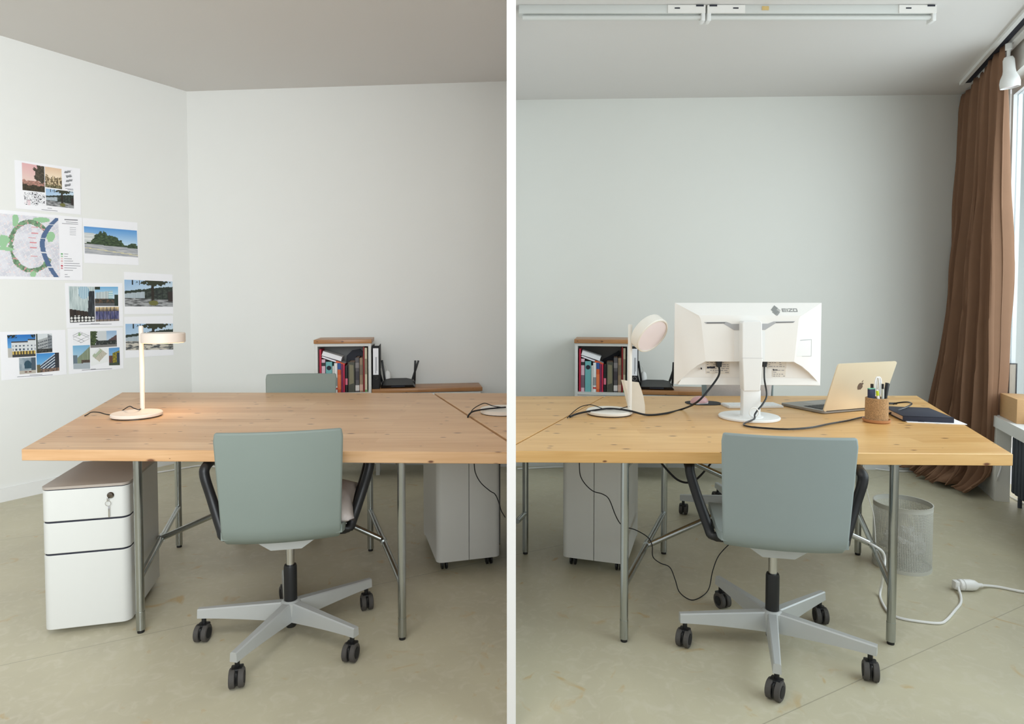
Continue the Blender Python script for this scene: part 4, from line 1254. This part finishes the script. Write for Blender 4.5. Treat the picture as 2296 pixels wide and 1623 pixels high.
# stickers in the recess
for (x0, x1, y0, y1) in ((540,800,805,950), (1218,1420,800,880), (1268,1412,885,975)):
    st = slab([(x0,y0),(x1,y0),(x1,y1),(x0,y1)], .0042, .0058).build('sticker', M['label'], mo, smooth=0)
    k = 0
    yy = y0 + 14
    while yy < y1-8:
        xx = x0 + 8
        while xx < x1 - 20:
            w = random.uniform(14, 46); w = min(w, x1-8-xx)
            if random.random() < .75: slab([(xx,yy),(xx+w,yy),(xx+w,yy+6),(xx,yy+6)], .0058, .0061).build('sticker_print', M['inkgrey'], st, smooth=0)
            xx += w + 10
        yy += 22
slab([(550,868),(640,868),(640,886),(550,886)], .006, .0064).build('barcode', M['dark'], mo, smooth=0)
slab([(1272,895),(1282,885+2),(1294,898),(1283,912)], .006, .0064).build('small_mark', M['dark'], mo, smooth=0)
slab([(1296,894),(1324,894),(1324,904),(1296,904)], .006, .0064).build('small_mark', M['dark'], mo, smooth=0)
slab([(482,880),(488,880),(488,898),(482,898)], .004, .022).build('lock_slot', M['dark'], mo, smooth=0)
# emblem and lettering on the upper slope: a plane through the slope
def slope_d(zy): return D_*min(1, (zy-146)/(286-146))*.98
def onslope(zx, zy, e=.0012): return (mx_(zx), dep(slope_d(zy) + e), mz_(zy))
def decal(polys, name):
    b = MB()
    for poly in polys: b.add([onslope(x, y) for x, y in poly], [list(range(len(poly)))])
    return b.build(name, M['logo'], mo, smooth=0)
def bars(segs, s=9):
    out = []
    for (x0, y0, x1, y1) in segs: out.append([(x0,y0),(x1,y0),(x1,y1),(x0,y1)])
    return out
LT = 9
for ch, x0, x1 in (('E',1344,1390), ('I',1397,1407), ('Z',1412,1458), ('O',1463,1508)):
    y0, y1 = 209, 246
    if ch == 'E': sg = [(x0,y0,x0+LT,y1),(x0+LT,y0,x1,y0+LT-1),(x0+LT,223,x1,231),(x0+LT,y1-LT+1,x1,y1)]
    elif ch == 'I': sg = [(x0,y0,x0+LT,y1)]
    elif ch == 'Z': sg = [(x0,y0,x1,y0+LT-1),(x0,y1-LT+1,x1,y1)]
    else: sg = [(x0,y0,x0+LT,y1),(x1-LT,y0,x1,y1),(x0+LT,y0,x1-LT,y0+LT-1),(x0+LT,y1-LT+1,x1-LT,y1)]
    pl = bars(sg)
    if ch == 'Z': pl.append([(x1-13,y0+LT-1),(x1,y0+LT-1),(x0+13,y1-LT+1),(x0,y1-LT+1)])
    decal(pl, 'brand_letter')
# diamond emblem: rotated square with pixel checks
cxl, cyl = 1275, 230
def rot(u, v): return (cxl + (u - v)*.0 + (u-v)*1.0, cyl + (u+v)*1.0)
em = []
def dq(u0, v0, u1, v1): em.append([rot(u0,v0), rot(u1,v0), rot(u1,v1), rot(u0,v1)])
dq(-28,-28,2,22); dq(2,-8,22,22)
for i in range(5):
    for j in range(5):
        if (i+j) % 2 == 0: dq(2+i*5, -28+j*4.4, 6.4+i*5, -28+j*4.4+4)
dq(24,-12,29,29); dq(-12,24,24,29)
for i in range(7):
    dq(29,-10+i*5.6,32,-7+i*5.6); dq(-10+i*5.6,29,-7+i*5.6,32)
decal(em, 'brand_emblem')
# stand
def zc_(zy): return HC - TZ - ((OY + zy/5.07) - 679)/S
yst = -.045
hexp = [(882,345),(1065,342),(1080,365),(1088,745),(1092,760),(1070,1108),(895,1110),(876,760),(874,745),(870,370)]
up = MB().prism([(mx_(x), mz_(y)) for x, y in hexp], yst-.018, yst+.05, 'y').build('stand_housing', M['plastic'], mo, smooth=0)
md = up.modifiers.new('soft', 'BEVEL'); md.width = .004; md.segments = 2; md.limit_method = 'ANGLE'
MB().bx(mx_(872), mx_(1090), yst-.0185, yst-.017, mz_(750), mz_(747)).build('housing_seam', M['shade'], mo)
MB().bx(mx_(893), mx_(1082), yst-.012, yst+.04, .012, mz_(1100), .004).build('stand_column', M['plastic'], mo)
MB().bx(mx_(930), mx_(1040), yst+.04, dep(D_)+.001, mz_(700), mz_(480)).build('stand_neck', M['plastic'], mo)
cxs = (mx_(893)+mx_(1082))/2
MB().lathe([(.060,.012),(.058,.016),(.050,.020)], 32, (cxs, yst+.01, 0)).build('stand_collar', M['plastic'], mo)
MB().lathe([(.138,0),(.142,.003),(.142,.010),(.138,.0135),(.01,.0145)], 64, (mx_(995), -.0, 0)).build('stand_base', M['plastic'], mo)
rc = (mx_(978), -.105, .0145+.030)
MB().tube([(rc[0]+.021*math.cos(q), rc[1], rc[2]+.023*math.sin(q)) for q in [2*math.pi*i/28 for i in range(28)]], .0028, 8, True).build('cable_ring', M['plastic'], mo)
# cable plugs, then the leads as things of their own
for (x0, x1, y0, y1) in ((640,700,800,865), (1140,1190,796,860)):
    slab([(x0,y0),(x1,y0),(x1-8,y1),(x0+8,y1)], .010, .040).build('plug', M['black'], mo, smooth=0)
def MWm(p): return Matrix.Translation((mb_.x, mb_.y, TZ)) @ Matrix.Rotation(R(-5), 4, 'Z') @ Vector(p)
ZC = TZ + .006
c1 = [MWm(((mx_(670)), dep(.028), mz_(850))), MWm((mx_(662), dep(.04), mz_(960))), PY(1588, 875, mb_.y-.03), PY(1562, 902, mb_.y-.03), P(1530, 917, ZC), P(1490, 927, ZC), P(1450, 930, ZC), P(1412, 921, TZ+.028), P(1372, 916, TZ+.034), P(1345, 918, TZ+.030), P(1310, 924, ZC+.012), P(1290, 929, ZC+.004), P(1278, 934.5, ZC)]
tag(MB().tube(spline(c1, 8), .0048, 8).build('power_cable', M['matblack']), 'thick black cable from the monitor across the tilted lamp base to the desk gap', 'cable')
c2 = [MWm((mx_(1165), dep(.028), mz_(850))), MWm((mx_(1160), dep(.04), mz_(1000))), MWm((mx_(1140), -.06, mz_(1150))), MWm((mx_(1085), -.085, .085)), MWm((mx_(1020), -.10, .056)), MWm((mx_(982), -.112, .036)), MWm((mx_(965), -.125, .018)), P(1668, 950, ZC), P(1678, 956, ZC), P(1720, 960, ZC), P(1770, 962, ZC), P(1820, 958, ZC), P(1860, 950, ZC), P(1900, 943, ZC), P(1930, 936, ZC), P(1960, 932.5, ZC), P(1992, 927, ZC+.004), P(2015, 919, ZC+.022), P(2036, 911, ZC+.030), P(2044, 905, ZC+.034), P(2034, 901.5, ZC+.032), P(2014, 903, ZC+.02), P(2002, 906, ZC+.010)]
tag(MB().tube(spline(c2, 8), .0042, 8).build('data_cable', cm('glossy black cable', (24,25,28), .25)), 'black cable from the monitor stand ring looping past the cork cup to the laptop', 'cable')
# ================================================================== laptop
lh = P(1846, 925, TZ+.008); ly = R(21)
la = thing('laptop', 'open champagne laptop with an apple emblem on its lid', 'laptop', (lh.x, lh.y, TZ), ly)
LW, LD = .405, .285
MB().prism(rrect(0, LW, 0, LD, .015), .003, .015).build('base', M['laptk'], la)
kb = MB().bx(.035, LW-.035, .045, .16, .015, .0156).build('keyboard_well', M['matblack'], la)
for r_ in range(5):
    for k in range(13):
        MB().bx(.04+k*.0252, .062+k*.0252, .05+r_*.0215, .068+r_*.0215, .0156, .0168).build('key', M['black'], kb, smooth=0)
MB().bx(LW/2-.07, LW/2+.07, .175, .265, .015, .0153).build('trackpad', cm('grey trackpad', (140,136,130), .3), la)
for xx in (.03, LW-.03):
    for yy in (.03, LD-.03): MB().lathe([(.008,0),(.008,.004)], 10, (xx,yy,0)).build('foot', M['black'], la)
tl = R(19)
Ml = Matrix.Translation((0, .004, .014)) @ Matrix.Rotation(tl, 4, 'X')
LH = .262
lid = MB().prism(rrect(0, LW, 0, LH, .014), -.004, .002, 'y', M=Ml).build('lid', M['lapt'], la)
MB().bx(.008, LW-.008, .002, .0026, .012, LH-.008, M=Ml).build('screen', M['black'], lid)
MB().tube([Ml @ Vector((.02,0,.0)), Ml @ Vector((LW-.02,0,.0))], .005, 10).build('hinge', M['black'], la)
# emblem outline, centred on the lid
ap = [(0,.80),(.12,.84),(.30,.90),(.46,.86),(.60,.76),(.68,.66),(.58,.56),(.52,.42),(.54,.26),(.62,.12),(.72,.04),(.62,-.22),(.48,-.46),(.32,-.62),(.20,-.63),(.04,-.56),(-.10,-.58),(-.24,-.64),(-.38,-.58),(-.54,-.38),(-.66,-.12),(-.70,.16),(-.66,.46),(-.54,.70),(-.36,.86),(-.18,.88)]
sc_ = .026; ax, az = LW*.49, LH*.50
MB().prism([(ax+x*sc_, az+(y-.1)*sc_) for x, y in ap], -.0046, -.0038, 'y', M=Ml).build('lid_emblem', M['lmark'], lid, smooth=0)
MB().prism([(ax+x*sc_, az+(y-.1)*sc_) for x, y in ((.02,.98),(.06,1.18),(.18,1.34),(.34,1.42),(.34,1.24),(.24,1.06),(.12,.98))], -.0046, -.0038, 'y', M=Ml).build('lid_emblem', M['lmark'], lid, smooth=0)
pl_ = P(1995, 907, TZ+.008)
tag(MB().box((pl_.x, pl_.y, TZ+.014), (.075, .016, .010), .003).build('cable_connector', M['black']), 'black connector with white top beside the laptop behind the cork cup', 'connector')
# ================================================================== keyboard, mouse, pad
k0 = P(1634, 913, TZ+.006)
ky = thing('keyboard', 'slim white keyboard lying behind the monitor stand', 'keyboard', (k0.x, k0.y, TZ), R(3))
MB().prism(rrect(0, .30, 0, .115, .006), 0.001, .010).build('case', M['plastic_w'], ky)
for r_ in range(5):
    for k in range(14):
        MB().bx(.006+k*.0206, .0255+k*.0206, .006+r_*.0212, .0252+r_*.0212, .010, .0135).build('key', M['key'], ky, smooth=0)
pc = P(1577, 904, TZ)
pd = MB().prism([(.098*math.copysign(abs(math.cos(q))**.75, math.cos(q)), .075*math.copysign(abs(math.sin(q))**.75, math.sin(q))) for q in [2*math.pi*k/48 for k in range(48)]], 0, .003).build('mouse_pad', M['pad'])
pd.location = (pc.x, pc.y, TZ); tag(pd, 'charcoal rounded mouse pad behind the black cable', 'mouse pad')
pm = P(1568, 901, TZ+.01)
ms_ = thing('computer_mouse', 'pink oval computer mouse on the charcoal pad', 'mouse', (pm.x, pm.y, TZ+.003), R(22))
vs = []; fs = []; NU, NV = 24, 10
for j in range(NV+1):
    th = math.pi/2*j/NV
    for i in range(NU):
        q = 2*math.pi*i/NU
        vs.append((.056*math.cos(q)*math.cos(th)**.9, .034*math.sin(q)*math.cos(th)**.9, .004+.036*math.sin(th)))
for j in range(NV):
    for i in range(NU): fs.append([j*NU+i, j*NU+(i+1) % NU, (j+1)*NU+(i+1) % NU, (j+1)*NU+i])
fs.append(list(range(NU))[::-1])
MB().add(vs, fs).build('body', M['pink'], ms_, smooth=60)
MB().prism(rrect(-.05,.05,-.03,.03,.025), .0, .005).build('foot_plate', M['plastic'], ms_)
MB().tube(spline([(.052,0,.012),(.04,0,.026),(.02,0,.036)], 4), .0012, 6).build('button_seam', cm('dusty pink', (170,118,120)), ms_)
MB().lathe([(.006,-.003),(.006,.003)], 14, M=Matrix.Translation((.030,0,.034)) @ Matrix.Rotation(R(90),4,'X')).build('wheel', cm('rose wheel', (206,150,130)), ms_)

# curved beige card standing behind the tilted lamp
cdY = P(1440, 928, TZ).y + .01
pts = [(1399,852),(1415,855),(1432,857),(1438,872),(1443,890),(1446,908),(1446.5,928),(1432,926),(1418,923),(1412,905),(1406,880)]
cd = MB()
fr_ = [PY(x, y, cdY + (.05 if i < 3 else .05*max(0, (928-y)/76))) for i, (x, y) in enumerate(pts)]
fr_ = [Vector((p.x, p.y, max(TZ+.0005, p.z))) for p in fr_]
bk = [p + Vector((-.012, .016, 0)) for p in fr_]
n = len(pts)
cd.add(fr_+bk, [list(range(n))[::-1], list(range(n, 2*n))] + [[i, (i+1) % n, n+(i+1) % n, n+i] for i in range(n)])
tag(cd.build('card_stand', cm('beige card', (226,214,196)), smooth=0), 'beige curved card standing upright behind the tilted lamp pole', 'card')

# ================================================================== cork cup with pens
cp = P(1965, 946, TZ)
sa = MB().lathe([(.050,0),(.057,.004),(.060,.016),(.056,.016),(.053,.008),(.01,.007)], 40).build('saucer', M['saucer']); sa.location = (cp.x, cp.y, TZ)
tag(sa, 'round reddish wooden saucer under the cork cup', 'saucer')
cu = MB().lathe([(.047,0),(.0485,.002),(.0485,.105),(.0465,.107),(.042,.107),(.0405,.104),(.0405,.008),(.001,.007)], 40).build('pen_cup', M['cork']); cu.location = (cp.x, cp.y, TZ+.0085)
tag(cu, 'speckled cork pen cup on a saucer', 'cup')
def pen(name, label, dx, dy, L, r, lean, leany, parts, cat='pen'):
    t = thing(name, label, cat, (cp.x+dx, cp.y+dy, TZ+.018))
    t.rotation_euler = (R(leany), R(lean), 0)
    for (nm, z0, z1, r0, r1, m) in parts: MB().lathe([(r0, z0), (r1, z1)], 14).build(nm, m, t)
    return t
t = thing('small_box', 'navy box with green edge in the cork cup', 'box', (cp.x-.022, cp.y, TZ+.018)); t.rotation_euler = (0, R(-1), R(8))
MB().bx(-.017, .013, -.006, .008, 0, .138, .001).build('body', cm('navy card', (30,38,72)), t); MB().bx(-.017, .013, -.006, .008, .138, .142).build('top_edge', cm('mint edge', (120,190,160)), t)
t = pen('highlighter', 'white highlighter with lime cap in the cork cup', .006, -.026, .14, .006, -11, 4, [('barrel',0,.115,.006,.006,M['plastic']), ('cap',.115,.138,.0068,.0062,cm('lime', (186,206,40))), ('tip',.138,.143,.004,.003,M['plastic'])])
pen('pen', 'grey ballpoint pen with black grip end in the cork cup', .018, -.018, .15, .005, -2, 2, [('barrel',0,.142,.006,.006,cm('pale grey pen', (196,196,190))), ('grip',.142,.165,.0052,.0052,M['black'])])
pen('pen', 'black pen with a clip at the right side of the cork cup', .026, -.006, .15, .006, 6, 0, [('barrel',0,.135,.0075,.0075,M['black']), ('cap',.135,.168,.0085,.008,M['black'])])
t = thing('document_clip', 'flat black clip leaning at the right rim of the cork cup', 'clip', (cp.x+.028, cp.y+.014, TZ+.018)); t.rotation_euler = (0, R(9), 0)
MB().bx(-.006, .008, -.002, .002, 0, .168, .001).build('arm', M['black'], t); MB().bx(.008, .013, -.002, .002, .10, .165).build('lip', M['black'], t)
pen('pen', 'slim steel ruler pen tallest in the cork cup', .020, .014, .17, .003, 1, -3, [('barrel',0,.18,.0045,.0045,cm('steel grey pen', (150,156,158))), ('tip',.18,.190,.004,.003,M['dark'])])
pen('marker', 'short black round-ended marker left of the scissors', -.014, .012, .14, .006, 0, -2, [('barrel',0,.135,.006,.006,M['black']), ('end',.135,.160,.0068,.0065,cm('dark brown plastic', (50,40,36)))])
t = thing('scissors', 'scissors with white loop handles in the cork cup', 'scissors', (cp.x+.004, cp.y, TZ+.018))
MB().bx(-.006, .006, -.0015, .0015, 0, .12).build('blade', M['steel'], t)
for s, x, a in ((0, -.004, 4), (1, .007, -2)):
    pts = [(x-.008,s*.005,.11),(x-.010,s*.005,.16),(x-.006,s*.005,.186),(x,s*.005,.193),(x+.008,s*.005,.184),(x+.010,s*.005,.155),(x+.006,s*.005,.11)]
    MB().tube(spline(pts, 6), .0038, 8).build('handle', M['plastic'], t)

# ================================================================== notebook on papers
nb = P(2026, 933, TZ+.027); ny = R(-14)
pp = P(2034, 947, TZ)
pa = MB().bx(0, .245, 0, .30, 0, .003).build('paper_stack', M['paper'], smooth=0); pa.location = (pp.x, pp.y, TZ+.0002); pa.rotation_euler = (0,0,ny)
tag(pa, 'loose white papers under the navy notebook', 'papers')
MB().bx(.05, .075, .008, .016, .003, .0034).build('printed_mark', M['inkgrey'], pa, smooth=0)
nt_ = thing('notebook', 'thick navy notebook lying on white papers at the desk edge', 'notebook', (nb.x, nb.y+.005, TZ+.0035), ny)
MB().bx(0, .212, 0, .29, .0, .003, .001).build('cover', M['navy'], nt_)
MB().bx(0, .212, 0, .29, .021, .024, .001).build('cover', M['navy'], nt_)
MB().bx(0, .212, 0, .004, .0, .024, .001).build('spine', M['navy'], nt_)
MB().bx(.003, .208, .004, .286, .003, .021).build('page_block', M['pages'], nt_, smooth=0)

# ================================================================== leads on and under the desks
def lead(name, pts, r, m, label, cat='cable', n=8):
    return tag(MB().tube(spline(pts, n), r, 8).build(name, m), label, cat)
lead('lamp_cable', [P(322, 912, TZ+.003), P(312, 918, TZ+.03), P(300, 915, TZ+.045), P(290, 911, TZ+.05), P(275, 920, TZ+.02), P(262, 930, TZ+.004), P(240, 929, TZ+.003), P(222, 924.5, TZ+.012), P(206, 924, TZ+.012), P(196, 929, TZ+.004), P(190, 932, TZ+.004)], .0024, M['matblack'], 'thin black lead from the lit lamp to the left desk edge')
xlim = xw - .012
def clampx(p): return Vector((min(p.x, xlim), p.y, p.z))
lead('lamp_cable', [P(1049, 935, TZ+.004), P(1052, 929, TZ+.012), P(1062, 922, TZ+.02), P(1090, 917, TZ+.03), clampx(P(1120, 914, TZ+.030)), clampx(P(1134, 913, TZ+.03))], .0042, M['matblack'], 'thick black cable from the desk gap over the cut-off lamp foot')
lead('lamp_cable', [P(1050, 934, TZ+.004), P(1060, 918, TZ+.02), P(1075, 908, TZ+.04), P(1088, 904, TZ+.05), P(1105, 910, TZ+.04), clampx(P(1132, 914, TZ+.042))], .0022, M['matblack'], 'thin black lead arching above the cut-off lamp foot')
lead('lamp_cable', [P(1272, 937, TZ+.004), P(1285, 924, TZ+.015), P(1302, 912, TZ+.035), P(1322, 907.5, TZ+.045), P(1338, 911, TZ+.036), P(1356, 917, TZ+.028), P(1385, 917, TZ+.03), P(1402, 913, TZ+.03), P(1411, 911, TZ+.04)], .0022, M['matblack'], 'thin black lead of the tilted lamp arching above the thick cable')
uY = 2.80
lead('hanging_cable', [PY(1063, 1037, 2.72), PY(1066, 1060, 2.72), PY(1078, 1082, 2.72), PY(1098, 1100, 2.72), PY(1110, 1108, 2.72), PY(1118, 1125, 2.72), PY(1124, 1145, 2.72), PY(1133, 1160, 2.72)], .0022, M['matblack'], 'thin black cable hanging in front of the cabinet left of the divider')
lead('hanging_cable', [PY(1299, 1037, 2.72), PY(1301, 1065, 2.72), PY(1312, 1085, 2.72), PY(1330, 1101, 2.72), PY(1352, 1108, 2.72), PY(1366, 1120, 2.72), PY(1380, 1155, 2.72), PY(1391, 1174, 2.72), PY(1404, 1182, 2.72), PY(1425, 1188, 2.72), PY(1452, 1204, 2.72), PY(1462, 1222, 2.72), PY(1464, 1248, 2.72), PY(1480, 1262, 2.72), PY(1502, 1272, 2.72), PY(1514, 1300, 2.72), PY(1524, 1328, 2.72), P(1550, 1345, .003), P(1575, 1336, .004), PY(1590, 1318, 2.76), PY(1598, 1280, 2.78), PY(1612, 1245, 2.8), PY(1640, 1215, 2.8)], .0022, M['matblack'], 'thin black cable looping down to the floor beside the right cabinet')
lead('hanging_cable', [PY(1482, 1037, 2.95), PY(1500, 1058, 2.95), PY(1520, 1076, 2.95), PY(1542, 1082, 2.95), PY(1562, 1074, 2.95), PY(1585, 1050, 2.95), PY(1595, 1036, 2.95)], .005, M['matblack'], 'thick black cable sagging below the right desk beside the chair')
lead('hanging_cable', [PY(1938, 1040, 2.9), PY(1942, 1090, 2.9), PY(1950, 1125, 2.9), PY(1958, 1150, 2.9), PY(1962, 1190, 2.9), PY(1964, 1240, 2.9)], .002, M['plastic'], 'thin white lead hanging between chair and perforated basket')
lead('extension_cord', [PY(1896, 1192, 2.78), PY(1930, 1208, 2.74), PY(1958, 1222, 2.7), PY(1978, 1236, 2.7), PY(1984, 1255, 2.7), PY(1980, 1285, 2.66), P(1977, 1310, .05), P(1973, 1335, .006), P(1982, 1358, .006), P(1996, 1376, .006), P(2020, 1386, .006), P(2060, 1393, .006), P(2105, 1397, .006), P(2122, 1390, .006), P(2140, 1370, .006), P(2154, 1352, .006), P(2154, 1335, .008), P(2150, 1322, .016), P(2149, 1312, .024)], .0052, M['plastic'], 'white extension cord running down the desk leg and across the floor', 'cord')
lead('extension_cord', [P(2196, 1312, .022), P(2215, 1313, .01), P(2240, 1316, .007), P(2270, 1322, .007), P(2300, 1327, .007), P(2360, 1330, .007)], .0058, M['plastic'], 'white cord leading from the floor coupling to the right picture edge', 'cord')
sk = P(2170, 1324, 0)
so = thing('cord_coupling', 'white plug and socket coupling lying on the floor', 'plug', (sk.x, sk.y, 0), R(-4))
Mk = Matrix.Translation((0,0,.026)) @ Matrix.Rotation(R(90), 4, 'Y')
MB().lathe([(.020,-.042),(.0245,-.038),(.0245,.012),(.021,.030),(.010,.046),(.008,.062)], 24, M=Mk).build('socket_body', M['plastic'], so)
MB().lathe([(.0255,-.024),(.0255,-.020)], 24, M=Mk).build('socket_rim', M['cab'], so)
MB().box((-.052,0,.026), (.022,.032,.038), .006).build('plug', M['plastic'], so)
for k in range(3): MB().lathe([(.0092,.047+k*.005),(.0092,.049+k*.005)], 14, M=Mk).build('strain_relief', M['plastic'], so)
wy = CL.y
lead('floor_cord', [P(345, 1060, .006), P(380, 1055, .006), P(420, 1048, .006), P(455, 1044, .006), P(520, 1052, .006)], .006, M['plastic'], 'white cord on the floor along the wall behind the left desk', 'cord')
lead('floor_cord', [P(1160, 1051, .006), P(1200, 1049, .006), P(1255, 1047, .006), P(1300, 1048, .006)], .006, M['plastic'], 'white cord on the floor at the back wall next to the divider', 'cord')
lead('floor_cord', [P(1935, 1046, .006), P(1970, 1052, .006), P(2010, 1056, .006), P(2050, 1056, .006)], .006, M['plastic'], 'white cord on the floor by the left foot of the curtain', 'cord')
lead('sill_cord', [PY(2246, 945, 4.10), PY(2247, 975, 4.08), PY(2250, 1010, 4.06), PY(2245, 1045, 4.05), PY(2236, 1075, 4.04), P(2238, 1090, .006), P(2258, 1108, .006), P(2290, 1126, .006), P(2340, 1150, .006)], .0045, M['plastic'], 'white cord hanging from the window sill to the floor beside the curtain', 'cord')

# ================================================================== perforated basket
bc_ = (P(1963, 1275) + P(2079, 1275))/2
bcx, bcy = P(2021, 1267).x, P(2021, 1267).y
ba = thing('waste_basket', 'pale grey perforated metal waste basket beside the right desk leg', 'basket', (bcx, bcy, 0))
r_ = 58.0/F*bcy; hB = .318
NA, NR = 110, 44
vs = []; fs = []
z0, z1 = .016, hB-.022
da = 2*math.pi/NA; dz = (z1-z0)/NR
def cyl(a, z): return (r_*math.cos(a), r_*math.sin(a), z)
idx = {}
def vid(ia, iz):
    ia %= NA*3
    k = (ia, iz)
    if k not in idx:
        cell, sub = divmod(ia, 3); cz, sz_ = divmod(iz, 3)
        fa = (0, .22, .78)[sub]; fz = (0, .22, .78)[sz_]
        idx[k] = len(vs); vs.append(cyl((cell+fa)*da, z0 + (cz+fz)*dz))
    return idx[k]
for c in range(NA):
    for rr in range(NR):
        for i in range(3):
            for j in range(3):
                if i == 1 and j == 1: continue
                fs.append([vid(c*3+i, rr*3+j), vid(c*3+i+1, rr*3+j), vid(c*3+i+1, rr*3+j+1), vid(c*3+i, rr*3+j+1)])
o = MB().add(vs, fs).build('perforated_wall', M['basket'], ba, smooth=80)
MB().lathe([(r_-.001,hB-.024),(r_+.001,hB-.024),(r_+.001,hB-.003),(r_+.003,hB),(r_-.002,hB),(r_-.001,hB-.003)], 64, closed=True).build('rim', M['basket'], ba)
MB().lathe([(r_+.0012,0),(r_+.0012,.018),(r_-.0012,.018),(r_-.0012,.006),(.004,.005),(.004,0)], 64).build('floor_plate', M['basket'], ba)
# crumpled clear film in the basket
bm = bmesh.new(); bmesh.ops.create_icosphere(bm, subdivisions=4, radius=1)
for v in bm.verts:
    n_ = noise.noise(v.co*2.2) + .5*noise.noise(v.co*5)
    v.co = Vector((v.co.x*.085, v.co.y*.085, v.co.z*.075))*(1+.35*n_)
me = bpy.data.meshes.new('crumpled_film'); bm.to_mesh(me); bm.free(); me.materials.append(cm('milky film', (214,214,214), .25))
o = bpy.data.objects.new('crumpled_film', me); COL.objects.link(o); o.location = (bcx+.01, bcy, .115)
tag(o, 'crumpled milky film lying in the perforated basket', 'litter')
